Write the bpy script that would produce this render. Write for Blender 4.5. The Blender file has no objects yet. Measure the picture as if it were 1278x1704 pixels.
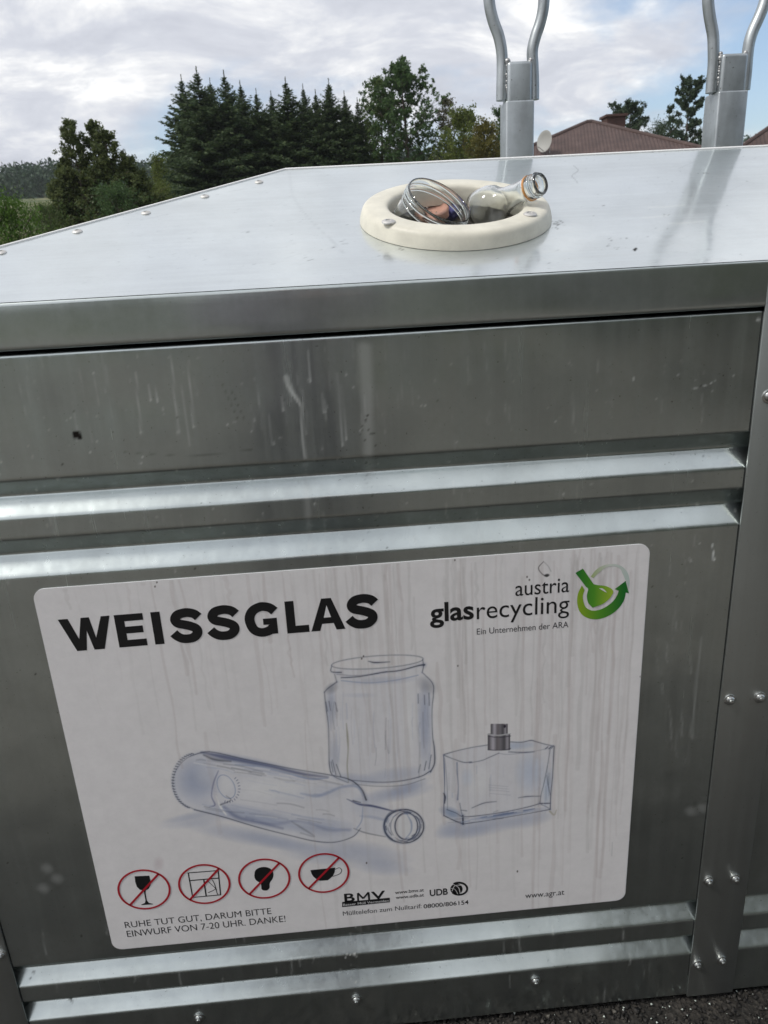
import bpy, bmesh, math, random
import numpy as np
from mathutils import Vector, Matrix
from mathutils.geometry import tessellate_polygon
random.seed(7); RNG = np.random.default_rng(11)
S = bpy.context.scene
COL = S.collection
R = math.radians

# ------------------------------------------------------------------ camera (solved from the photograph's perspective)
PITCH, ROLL, YAW, FPX = 0.33753441, -0.05385164, -0.05234843, 1249.93
def cam_matrix():
    cp, sp = math.cos(PITCH), math.sin(PITCH)
    fwd = np.array([0, cp, -sp]); up = np.array([0, sp, cp]); rt = np.array([1., 0, 0])
    cr, sr = math.cos(ROLL), math.sin(ROLL)
    r2 = cr*rt + sr*up; u2 = -sr*rt + cr*up
    cy, sy = math.cos(YAW), math.sin(YAW)
    Rz = np.array([[cy, -sy, 0], [sy, cy, 0], [0, 0, 1]])
    return Rz @ np.array([r2, u2, fwd]).T
CM = cam_matrix(); CP = np.array([0, -1.0, 0])
cam = bpy.data.cameras.new('camera'); camo = bpy.data.objects.new('camera', cam); COL.objects.link(camo)
m = Matrix.Identity(4)
for i in range(3):
    m[i][0] = CM[i][0]; m[i][1] = CM[i][1]; m[i][2] = -CM[i][2]; m[i][3] = CP[i]
camo.matrix_world = m
cam.sensor_fit = 'VERTICAL'; cam.sensor_height = 24.0; cam.sensor_width = 18.0
cam.lens = FPX/1704*24.0; cam.clip_end = 3000; cam.clip_start = 0.02
cam.dof.use_dof = True; cam.dof.focus_distance = 1.28; cam.dof.aperture_fstop = 9.0
S.camera = camo

# ------------------------------------------------------------------ sky, sun, exposure
SUN_AZ, SUN_EL = R(-108), R(50)          # azimuth from +Y towards +X
sund = Vector((math.sin(SUN_AZ)*math.cos(SUN_EL), math.cos(SUN_AZ)*math.cos(SUN_EL), math.sin(SUN_EL)))
w = bpy.data.worlds.new('World'); S.world = w; w.use_nodes = True
nt = w.node_tree; nt.nodes.clear()
def N(nt, t, **k):
    n = nt.nodes.new(t)
    for a, b in k.items():
        if a == 'inp':
            for x, y in b.items(): n.inputs[x].default_value = y
        else: setattr(n, a, b)
    return n
def L(nt, a, b): nt.links.new(a, b)
def ramp(nt, stops, mode='LINEAR'):
    n = nt.nodes.new('ShaderNodeValToRGB'); e = n.color_ramp.elements
    n.color_ramp.interpolation = mode
    e[0].position, e[0].color = stops[0][0], tuple(stops[0][1])
    e[1].position, e[1].color = stops[-1][0], tuple(stops[-1][1])
    for p, c in stops[1:-1]:
        q = e.new(p); q.color = c
    return n
def g(v, a=1): return (v, v, v, a)
sky = N(nt, 'ShaderNodeTexSky', sky_type='NISHITA', sun_disc=False)
sky.sun_elevation = SUN_EL; sky.sun_rotation = SUN_AZ; sky.altitude = 300; sky.air_density = 1.0; sky.dust_density = 2.5
bg1 = N(nt, 'ShaderNodeBackground', inp={'Strength': 0.15}); L(nt, sky.outputs[0], bg1.inputs[0])
tc = N(nt, 'ShaderNodeTexCoord')
sep = N(nt, 'ShaderNodeSeparateXYZ'); L(nt, tc.outputs['Generated'], sep.inputs[0])
# project the view direction on a cloud layer: (x, y)/(z + .22)
ad = N(nt, 'ShaderNodeMath', operation='ADD', inp={1: 0.30}); L(nt, sep.outputs[2], ad.inputs[0])
mx = N(nt, 'ShaderNodeMath', operation='MAXIMUM', inp={1: 0.08}); L(nt, ad.outputs[0], mx.inputs[0])
dx = N(nt, 'ShaderNodeMath', operation='DIVIDE'); L(nt, sep.outputs[0], dx.inputs[0]); L(nt, mx.outputs[0], dx.inputs[1])
dy = N(nt, 'ShaderNodeMath', operation='DIVIDE'); L(nt, sep.outputs[1], dy.inputs[0]); L(nt, mx.outputs[0], dy.inputs[1])
cb = N(nt, 'ShaderNodeCombineXYZ'); L(nt, dx.outputs[0], cb.inputs[0]); L(nt, dy.outputs[0], cb.inputs[1])
n1 = N(nt, 'ShaderNodeTexNoise', inp={'Scale': 1.15, 'Detail': 7.0, 'Roughness': 0.55, 'Distortion': 0.3})
mp1 = N(nt, 'ShaderNodeMapping', inp={'Location': (1.7, 4.1, 0.0)}); L(nt, cb.outputs[0], mp1.inputs[0]); L(nt, mp1.outputs[0], n1.inputs['Vector'])
# cloud cover: open towards the right-hand horizon
xb = N(nt, 'ShaderNodeMath', operation='MULTIPLY_ADD', inp={1: -0.30, 2: -0.01}); L(nt, sep.outputs[0], xb.inputs[0])
zb = N(nt, 'ShaderNodeMath', operation='MULTIPLY_ADD', inp={1: 0.78}); L(nt, sep.outputs[2], zb.inputs[0]); L(nt, xb.outputs[0], zb.inputs[2])
cv = N(nt, 'ShaderNodeMath', operation='ADD'); L(nt, n1.outputs['Fac'], cv.inputs[0]); L(nt, zb.outputs[0], cv.inputs[1])
cr_ = ramp(nt, [(0.46, g(0)), (0.62, g(1))], 'EASE'); L(nt, cv.outputs[0], cr_.inputs[0])
n2 = N(nt, 'ShaderNodeTexNoise', inp={'Scale': 3.0, 'Detail': 9.0, 'Roughness': 0.62, 'Distortion': 0.35})
mp2 = N(nt, 'ShaderNodeMapping', inp={'Location': (7.3, 1.2, 0.0), 'Scale': (1.0, 1.25, 1.0)}); L(nt, cb.outputs[0], mp2.inputs[0]); L(nt, mp2.outputs[0], n2.inputs['Vector'])
cc = ramp(nt, [(0.32, (0.46, 0.48, 0.54, 1)), (0.47, (0.56, 0.58, 0.635, 1)), (0.56, (0.70, 0.71, 0.735, 1)), (0.66, (0.95, 0.945, 0.93, 1))])
L(nt, n2.outputs['Fac'], cc.inputs[0])
bg2 = N(nt, 'ShaderNodeBackground', inp={'Strength': 1.12}); L(nt, cc.outputs[0], bg2.inputs[0])
ms = N(nt, 'ShaderNodeMixShader'); L(nt, cr_.outputs[0], ms.inputs[0]); L(nt, bg1.outputs[0], ms.inputs[1]); L(nt, bg2.outputs[0], ms.inputs[2])
wo = N(nt, 'ShaderNodeOutputWorld'); L(nt, ms.outputs[0], wo.inputs[0])
sl = bpy.data.lights.new('sun', 'SUN'); sl.energy = 2.0; sl.angle = R(10); sl.color = (1.0, 0.96, 0.90)
so = bpy.data.objects.new('sun', sl); COL.objects.link(so); so.rotation_euler = sund.to_track_quat('Z', 'Y').to_euler(); so.location = (-8, 8, 20)
S.view_settings.view_transform = 'Standard'; S.view_settings.look = 'None'; S.view_settings.exposure = 0.20; S.view_settings.gamma = 1.0
S.cycles.use_denoising = True; S.cycles.max_bounces = 14; S.cycles.transmission_bounces = 12; S.cycles.transparent_max_bounces = 12
S.cycles.sample_clamp_indirect = 6.0

# ------------------------------------------------------------------ helpers
def ray(px, py):
    return CM @ np.array([(px-639)/FPX, -(py-852)/FPX, 1.0])
def on_plane(px, py, n, p0):
    d = ray(px, py); n = np.array(n); return CP + d*(((np.array(p0)-CP) @ n)/(d @ n))
def on_front(px, py, y=0.0):
    return on_plane(px, py, (0, 1, 0), (0, y, 0))
def to_px(Pw):
    c = (np.asarray(Pw)-CP) @ CM
    return 639+FPX*c[..., 0]/c[..., 2], 852-FPX*c[..., 1]/c[..., 2]

def link(name, me, parent=None, mat=None, root=None):
    o = bpy.data.objects.new(name, me); COL.objects.link(o)
    if parent is not None: o.parent = parent
    if mat is not None and not me.materials: me.materials.append(mat)
    return o
def base_of(parent):
    L0 = Vector((0, 0, 0)); p = parent
    while p is not None:
        L0 = L0 + p.location; p = p.parent
    return L0
def finish(name, me, mat, parent=None, smooth=None, loc=None):
    """vertices are in world coordinates; shift them to the thing's base"""
    L0 = base_of(parent) if parent is not None else Vector(loc or (0, 0, 0))
    if L0.length > 0: me.transform(Matrix.Translation(-L0))
    me.validate(clean_customdata=False)
    if smooth is not None:
        me.polygons.foreach_set('use_smooth', [True]*len(me.polygons))
        me.set_sharp_from_angle(angle=R(smooth))
    o = link(name, me, parent, mat)
    if parent is None and loc: o.location = loc
    return o
def mesh_from(verts, faces):
    me = bpy.data.meshes.new('m'); me.from_pydata([tuple(v) for v in verts], [], faces); me.update(); return me
def bm_mesh(bm):
    me = bpy.data.meshes.new('m'); bmesh.ops.recalc_face_normals(bm, faces=bm.faces); bm.to_mesh(me); bm.free(); return me
def add_box(bm, x0, x1, y0, y1, z0, z1, bev=0.0, seg=2):
    r = bmesh.ops.create_cube(bm, size=1.0); vs = r['verts']
    for v in vs: v.co = Vector(((x0+x1)/2+v.co.x*(x1-x0), (y0+y1)/2+v.co.y*(y1-y0), (z0+z1)/2+v.co.z*(z1-z0)))
    if bev > 0:
        es = list({e for v in vs for e in v.link_edges})
        bmesh.ops.bevel(bm, geom=es, offset=bev, segments=seg, profile=0.5, affect='EDGES')
def lathe(bm, prof, axis_m, n=64, closed=False):
    """prof: list of (r, h); axis_m: 4x4 with Z as the axis"""
    rings = []
    for r, h in prof:
        if r < 1e-6: rings.append([bm.verts.new(axis_m @ Vector((0, 0, h)))])
        else: rings.append([bm.verts.new(axis_m @ Vector((r*math.cos(2*math.pi*k/n), r*math.sin(2*math.pi*k/n), h))) for k in range(n)])
    pairs = list(zip(rings[:-1], rings[1:]))
    if closed: pairs.append((rings[-1], rings[0]))
    for a, b in pairs:
        for k in range(n):
            k2 = (k+1) % n
            if len(a) == 1 and len(b) == 1: continue
            if len(a) == 1: bm.faces.new((a[0], b[k], b[k2]))
            elif len(b) == 1: bm.faces.new((a[k], a[k2], b[0]))
            else: bm.faces.new((a[k], a[k2], b[k2], b[k]))
def tube(bm, pts, rad, n=12, cap=True):
    pts = [Vector(p) for p in pts]; rings = []
    if not hasattr(rad, '__len__'): rad = [rad]*len(pts)
    ref = None
    for i, p in enumerate(pts):
        t = (pts[min(i+1, len(pts)-1)]-pts[max(i-1, 0)]).normalized()
        if ref is None:
            ref = t.orthogonal().normalized()
        ref = (ref - t*ref.dot(t)).normalized(); b = t.cross(ref)
        rings.append([bm.verts.new(p+(ref*math.cos(2*math.pi*k/n)+b*math.sin(2*math.pi*k/n))*rad[i]) for k in range(n)])
    for a, b in zip(rings[:-1], rings[1:]):
        for k in range(n): bm.faces.new((a[k], a[(k+1) % n], b[(k+1) % n], b[k]))
    if cap:
        bm.faces.new(rings[0][::-1]); bm.faces.new(rings[-1])
def smooth_pts(pts, k=8):
    pts = [np.array(p, float) for p in pts]; P = [2*pts[0]-pts[1]]+pts+[2*pts[-1]-pts[-2]]; out = []
    for i in range(1, len(P)-2):
        for j in range(k):
            t = j/k; a, b, c, d = P[i-1], P[i], P[i+1], P[i+2]
            out.append(0.5*((2*b)+(-a+c)*t+(2*a-5*b+4*c-d)*t*t+(-a+3*b-3*c+d)*t**3))
    out.append(pts[-1]); return out
def axis_matrix(origin, zdir, xhint=(1, 0, 0)):
    z = Vector(zdir).normalized(); x = Vector(xhint); x = (x-z*x.dot(z)).normalized(); y = z.cross(x)
    M4 = Matrix.Identity(4)
    for i in range(3): M4[i][0] = x[i]; M4[i][1] = y[i]; M4[i][2] = z[i]; M4[i][3] = origin[i]
    return M4
def tag(o, label=None, cat=None, group=None, kind=None):
    if label: o['label'] = label
    if cat: o['category'] = cat
    if group: o['group'] = group
    if kind: o['kind'] = kind
    return o
def empty(name, loc):
    o = bpy.data.objects.new(name, None); o.empty_display_size = 0.1; COL.objects.link(o); o.location = loc; return o

# ------------------------------------------------------------------ materials
def new_mat(name):
    mt = bpy.data.materials.new(name); mt.use_nodes = True; t = mt.node_tree; t.nodes.clear()
    out = N(t, 'ShaderNodeOutputMaterial'); return mt, t, out
def simple(name, col, rough=0.6, metal=0.0, spec=0.5, noise=None):
    mt, t, out = new_mat(name)
    b = N(t, 'ShaderNodeBsdfPrincipled'); b.inputs['Roughness'].default_value = rough; b.inputs['Metallic'].default_value = metal
    b.inputs['Specular IOR Level'].default_value = spec
    if noise:
        sc, amt = noise
        tcn = N(t, 'ShaderNodeTexCoord'); nz = N(t, 'ShaderNodeTexNoise', inp={'Scale': sc, 'Detail': 6.0, 'Roughness': 0.65}); L(t, tcn.outputs['Object'], nz.inputs['Vector'])
        rp = ramp(t, [(0.3, tuple(c*(1-amt) for c in col)+(1,)), (0.7, tuple(min(1, c*(1+amt)) for c in col)+(1,))]); L(t, nz.outputs['Fac'], rp.inputs[0]); L(t, rp.outputs[0], b.inputs['Base Color'])
        bp = N(t, 'ShaderNodeBump', inp={'Strength': 0.2, 'Distance': 0.002}); L(t, nz.outputs['Fac'], bp.inputs['Height']); L(t, bp.outputs[0], b.inputs['Normal'])
    else: b.inputs['Base Color'].default_value = tuple(col)+(1,)
    L(t, b.outputs[0], out.inputs[0]); return mt
def galvanised(name, col, r_sharp, r_broad, mix, sv=0.11, streak=(60, 60, 2.2), stains=False, grain=(3, 900, 900), wob=0.35, dirt=0.5, brush=0.02):
    """zinc-coated sheet: a sharp and a broad metallic lobe, dull streaks, faint brushed grain, rolling waviness"""
    mt, t, out = new_mat(name)
    tcn = N(t, 'ShaderNodeTexCoord'); O = tcn.outputs['Object']
    def noise(scale3, sc=1.0, det=3.0, rg=0.5, loc=(0, 0, 0)):
        mp = N(t, 'ShaderNodeMapping', inp={'Scale': scale3, 'Location': loc}); L(t, O, mp.inputs[0])
        nz = N(t, 'ShaderNodeTexNoise', inp={'Scale': sc, 'Detail': det, 'Roughness': rg}); L(t, mp.outputs[0], nz.inputs['Vector']); return nz
    st = noise(streak, 1.0, 5.0, 0.6)
    strk = ramp(t, [(0.42, g(0)), (0.70, g(1))]); L(t, st.outputs['Fac'], strk.inputs[0])
    bl = noise((7, 7, 7), 1.0, 6.0, 0.65, (3, 1, 2)); blr = ramp(t, [(0.35, g(0)), (0.7, g(1))]); L(t, bl.outputs['Fac'], blr.inputs[0])
    sp = noise((230, 230, 230), 1.0, 2.0, 0.5, (9, 4, 1)); spr = ramp(t, [(0.70, g(0)), (0.76, g(1))]); L(t, sp.outputs['Fac'], spr.inputs[0])
    gr = noise(grain, 1.0, 2.0, 0.6)
    # colour
    c1 = N(t, 'ShaderNodeMix', data_type='RGBA'); c1.inputs[6].default_value = tuple(col)+(1,); c1.inputs[7].default_value = tuple(c*(1-0.22*dirt) for c in col)+(1,)
    L(t, blr.outputs[0], c1.inputs[0])
    c2 = N(t, 'ShaderNodeMix', data_type='RGBA'); L(t, c1.outputs[2], c2.inputs[6]); c2.inputs[7].default_value = (col[0]*1.10, col[1]*1.12, col[2]*1.12, 1)
    sm = N(t, 'ShaderNodeMath', operation='MULTIPLY', inp={1: 0.3}); L(t, strk.outputs[0], sm.inputs[0]); L(t, sm.outputs[0], c2.inputs[0])
    c3 = N(t, 'ShaderNodeMix', data_type='RGBA'); L(t, c2.outputs[2], c3.inputs[6]); c3.inputs[7].default_value = (0.10, 0.09, 0.075, 1)
    s3 = N(t, 'ShaderNodeMath', operation='MULTIPLY', inp={1: 0.5*dirt}); L(t, spr.outputs[0], s3.inputs[0]); L(t, s3.outputs[0], c3.inputs[0])
    colour = c3.outputs[2]
    # waviness
    wv = noise((2.6, 2.6, 4.5), 1.0, 2.0, 0.5, (5, 5, 5))
    b1 = N(t, 'ShaderNodeBump', inp={'Strength': wob, 'Distance': 0.02}); L(t, wv.outputs['Fac'], b1.inputs['Height'])
    b2 = N(t, 'ShaderNodeBump', inp={'Strength': brush*10, 'Distance': 0.0001}); L(t, gr.outputs['Fac'], b2.inputs['Height']); L(t, b1.outputs[0], b2.inputs['Normal'])
    rs = N(t, 'ShaderNodeMath', operation='MULTIPLY_ADD', inp={1: sv, 2: r_sharp}); L(t, strk.outputs[0], rs.inputs[0])
    g1 = N(t, 'ShaderNodeBsdfAnisotropic', distribution='GGX'); L(t, colour, g1.inputs['Color']); L(t, rs.outputs[0], g1.inputs['Roughness']); L(t, b2.outputs[0], g1.inputs['Normal'])
    g2 = N(t, 'ShaderNodeBsdfAnisotropic', distribution='GGX'); L(t, colour, g2.inputs['Color']); g2.inputs['Roughness'].default_value = r_broad; L(t, b2.outputs[0], g2.inputs['Normal'])
    mm = N(t, 'ShaderNodeMath', operation='MULTIPLY_ADD', inp={1: 0.22, 2: mix}); L(t, blr.outputs[0], mm.inputs[0])
    ms1 = N(t, 'ShaderNodeMixShader'); L(t, mm.outputs[0], ms1.inputs[0]); L(t, g1.outputs[0], ms1.inputs[1]); L(t, g2.outputs[0], ms1.inputs[2])
    last = ms1.outputs[0]
    if stains:
        at = N(t, 'ShaderNodeAttribute', attribute_name='stain'); sx = N(t, 'ShaderNodeSeparateColor'); L(t, at.outputs['Color'], sx.inputs[0])
        d1 = N(t, 'ShaderNodeBsdfDiffuse', inp={'Color': (0.62, 0.64, 0.62, 1)}); d2 = N(t, 'ShaderNodeBsdfDiffuse', inp={'Color': (0.018, 0.016, 0.014, 1)})
        m1 = N(t, 'ShaderNodeMixShader'); L(t, sx.outputs[0], m1.inputs[0]); L(t, last, m1.inputs[1]); L(t, d1.outputs[0], m1.inputs[2])
        m2 = N(t, 'ShaderNodeMixShader'); L(t, sx.outputs[1], m2.inputs[0]); L(t, m1.outputs[0], m2.inputs[1]); L(t, d2.outputs[0], m2.inputs[2]); last = m2.outputs[0]
    L(t, last, out.inputs[0]); return mt
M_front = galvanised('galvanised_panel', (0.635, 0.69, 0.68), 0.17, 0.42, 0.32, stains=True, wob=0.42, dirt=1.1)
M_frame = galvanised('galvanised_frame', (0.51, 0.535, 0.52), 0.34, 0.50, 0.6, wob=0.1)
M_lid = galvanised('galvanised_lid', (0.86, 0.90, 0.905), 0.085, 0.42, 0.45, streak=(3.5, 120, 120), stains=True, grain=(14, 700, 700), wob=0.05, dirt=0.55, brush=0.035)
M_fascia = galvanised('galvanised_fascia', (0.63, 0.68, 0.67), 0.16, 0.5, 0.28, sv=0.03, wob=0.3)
M_post = galvanised('galvanised_post', (0.56, 0.60, 0.62), 0.34, 0.60, 0.5, streak=(70, 70, 14), grain=(60, 60, 60), wob=0.5, dirt=2.2)
M_bolt = simple('zinc_bolt', (0.60, 0.61, 0.60), 0.30, 1.0)
M_rivet = simple('aluminium_rivet', (0.62, 0.61, 0.59), 0.6, 1.0)
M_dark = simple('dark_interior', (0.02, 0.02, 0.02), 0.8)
M_weld = simple('weld_bead', (0.42, 0.42, 0.42), 0.5, 1.0, noise=(300, 0.4))
M_ring = simple('cream_plastic', (0.66, 0.635, 0.54), 0.45, 0.0, 0.4, noise=(26, 0.12))
M_chute = simple('grey_plastic', (0.30, 0.285, 0.25), 0.6)

# ------------------------------------------------------------------ painter: colours and stains stored per vertex on real surfaces
def seg_dist(u, v, pts, widths=None):
    """distance to a polyline minus its local half width"""
    best = np.full(u.shape, 1e9)
    n = len(pts)
    if widths is None: widths = [0.0]*n
    for i in range(n-1):
        ax, ay = pts[i][0], pts[i][1]; bx, by = pts[i+1][0], pts[i+1][1]
        ex, ey = bx-ax, by-ay; l2 = ex*ex+ey*ey+1e-9
        t = np.clip(((u-ax)*ex+(v-ay)*ey)/l2, 0, 1)
        d = np.hypot(u-(ax+t*ex), v-(ay+t*ey)) - (widths[i]+(widths[i+1]-widths[i])*t)/2
        best = np.minimum(best, d)
    return best
def poly_dist(u, v, pts):
    """signed distance to a closed polygon (negative inside)"""
    d = seg_dist(u, v, list(pts)+[pts[0]]); inside = np.zeros(u.shape, bool); n = len(pts)
    for i in range(n):
        ax, ay = pts[i][0], pts[i][1]; bx, by = pts[(i+1) % n][0], pts[(i+1) % n][1]
        c = ((ay > v) != (by > v)) & (u < (bx-ax)*(v-ay)/((by-ay) if by != ay else 1e-9)+ax); inside ^= c
    return np.where(inside, -d, d)
class Painter:
    gain = (1.0, 1.0); fillgain = 1.0; halo = 0
    def __init__(s, u, v, col): s.u, s.v, s.c = u, v, col
    def sel(s, pts, pad):
        a = np.array([p[:2] for p in pts]); x0, y0 = a.min(0)-pad; x1, y1 = a.max(0)+pad
        return np.nonzero((s.u > x0) & (s.u < x1) & (s.v > y0) & (s.v < y1))[0]
    def put(s, i, al, col):
        al = np.clip(al*s.fillgain, 0, 1)[:, None]; s.c[i] = s.c[i]*(1-al)+np.array(col)*al
    def line(s, pts, w, col, a=1.0, soft=0.7, smooth=True, k=6):
        if s.halo and col[0] < .035 and soft < .9:
            h_ = s.halo; s.halo = 0; s.line(pts, [x*2.6 for x in w] if hasattr(w, '__len__') else w*2.6, (0.26, 0.32, 0.48), a*h_, 1.8, smooth, k); s.halo = h_; a *= .85
        n = len(pts); ws = [x*s.gain[0] for x in (list(w) if hasattr(w, '__len__') else [w]*n)]; a = a*s.gain[1]
        q = [(p[0], p[1], ws[i]) for i, p in enumerate(pts)]
        if smooth and n > 2: q = [tuple(x) for x in smooth_pts(q, k)]
        i = s.sel(q, max(ws)+soft*3+1)
        if len(i) == 0: return
        d = seg_dist(s.u[i], s.v[i], q, [x[2] for x in q]); s.put(i, a*np.clip(0.5-d/(2*soft), 0, 1), col)
    def fill(s, pts, col, a=1.0, soft=0.8, smooth=False):
        q = [tuple(x) for x in smooth_pts(list(pts)+[pts[0]], 6)][:-1] if smooth else pts
        i = s.sel(q, soft*2+1)
        if len(i) == 0: return
        d = poly_dist(s.u[i], s.v[i], q); x = np.clip(0.5-d/(2*soft), 0, 1); s.put(i, a*x*x*(3-2*x), col)
    def blob(s, cx, cy, rx, ry, ang, col, a):
        pts = [(cx-rx-ry, cy-rx-ry), (cx+rx+ry, cy+rx+ry)]; i = s.sel(pts, 2)
        if len(i) == 0: return
        ca, sa = math.cos(R(ang)), math.sin(R(ang)); X = s.u[i]-cx; Y = s.v[i]-cy
        e = ((X*ca+Y*sa)/rx)**2+((-X*sa+Y*ca)/ry)**2; s.put(i, a*np.clip(1-e, 0, 1)**1.3, col)
def set_color(me, name, col):
    at = me.color_attributes.new(name, 'FLOAT_COLOR', 'POINT')
    c4 = np.ones((len(me.vertices), 4), np.float32); c4[:, :3] = col; at.data.foreach_set('color', c4.ravel())
def grid_mesh(Pts):
    """Pts: (ny, nx, 3) array -> quad mesh"""
    ny, nx = Pts.shape[:2]; me = bpy.data.meshes.new('m')
    idx = np.arange(ny*nx).reshape(ny, nx)
    q = np.stack([idx[:-1, :-1], idx[:-1, 1:], idx[1:, 1:], idx[1:, :-1]], -1).reshape(-1, 4)
    return np_mesh(Pts.reshape(-1, 3), q)
def np_mesh(V, Q):
    me = bpy.data.meshes.new('m'); k = Q.shape[1]
    me.vertices.add(len(V)); me.vertices.foreach_set('co', np.ascontiguousarray(V, np.float32).ravel())
    me.loops.add(len(Q)*k); me.loops.foreach_set('vertex_index', np.ascontiguousarray(Q, np.int32).ravel())
    me.polygons.add(len(Q)); me.polygons.foreach_set('loop_start', np.arange(0, len(Q)*k, k, dtype=np.int32))
    me.polygons.foreach_set('loop_total', np.full(len(Q), k, np.int32)); me.update(calc_edges=True); return me
def fillet(pts, r, n=4):
    out = [np.array(pts[0], float)]
    for a, b, c in zip(pts[:-2], pts[1:-1], pts[2:]):
        a, b, c = map(lambda q: np.array(q, float), (a, b, c)); u = a-b; v = c-b; lu, lv = np.linalg.norm(u), np.linalg.norm(v)
        rr = min(r, lu*0.45, lv*0.45); p, q = b+u/lu*rr, b+v/lv*rr
        for i in range(n+1):
            t = i/n; out.append((1-t)**2*p+2*t*(1-t)*b+t*t*q)
    out.append(np.array(pts[-1], float)); return out
def resample(pts, step):
    out = [pts[0]]
    for a, b in zip(pts[:-1], pts[1:]):
        k = max(1, int(np.linalg.norm(b-a)/step))
        for i in range(1, k+1): out.append(a+(b-a)*i/k)
    return out

# ================================================================== THE CONTAINER
X0, X1 = -0.713, 1.947                       # outer ends
FW = 0.0885                                  # width of the uprights
ZT, ZB = -0.0385, -1.361                     # lid edge and foot
YR = 0.560; SL = R(18.5); ZR = ZT+YR*math.tan(SL)   # ridge
YB = 2*YR
RX0, RX1 = -0.070, X0+X1+0.070               # ridge ends
bin_ = empty('glass_container', (0.617, 0.56, -1.375))
tag(bin_, 'galvanised steel bottle bank with hipped sheet lid, white information sign and round cream opening', 'glass container')
LN = Vector((0, -math.sin(SL), math.cos(SL)))
def on_lid(px, py, h=0.0):
    return on_plane(px, py, tuple(LN), (0, -LN[1]*0+0, 0) if False else tuple(Vector((0, 0, ZT))+LN*h))

# -- panels with pressed grooves
def groove(z0, z1, gd=0.0205):
    a = (z0-z1)/2; f = 0.0018
    return [(0, z0), (gd, z0-a+f), (gd, z0-a-f), (0, z1)]
prof = [(0.020, -0.1045), (0.0, -0.1045)]
for z0, z1 in ((-0.269, -0.3225), (-0.353, -0.410), (-1.1275, -1.175), (-1.210, -1.257)): prof += groove(z0, z1)
prof += [(0, ZB+0.0006), (0.02, ZB+0.0006)]
PR = resample(fillet(prof, 0.0035, 4), 0.0028)
def panel(x0, x1, paint=None):
    xs = np.linspace(x0, x1, int((x1-x0)/0.0028)) if paint else np.linspace(x0, x1, 40)
    A = np.zeros((len(PR), len(xs), 3)); pr = np.array(PR)
    A[:, :, 0] = xs[None]; A[:, :, 1] = pr[:, 0][:, None]; A[:, :, 2] = pr[:, 1][:, None]
    me = grid_mesh(A[::-1]); co = A[::-1].reshape(-1, 3)
    col = np.zeros((len(co), 3))
    if paint:
        u, v = to_px(co); p = Painter(u, v, col); paint(p)
    set_color(me, 'stain', p.c if paint else col)
    return me
WH, DK = (1, 0, 0), (0, 1, 0)
def drips(p, rng, n, xr, yr, lmax, a=0.25):
    for _ in range(n):
        x = rng.uniform(*xr); y = rng.uniform(*yr); l = rng.uniform(0.2, 1)*lmax; s = 0.09-(x-640)*1.3e-4
        w0 = rng.uniform(0.6, 2.4)
        pts = [(x+s*l*t+rng.normal(0, .8), y+l*t) for t in np.linspace(0, 1, 5)]
        p.line(pts, [w0*.4, w0*.8, w0, w0, w0*1.3], WH, a*rng.uniform(.3, 1), 1.0)
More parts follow.
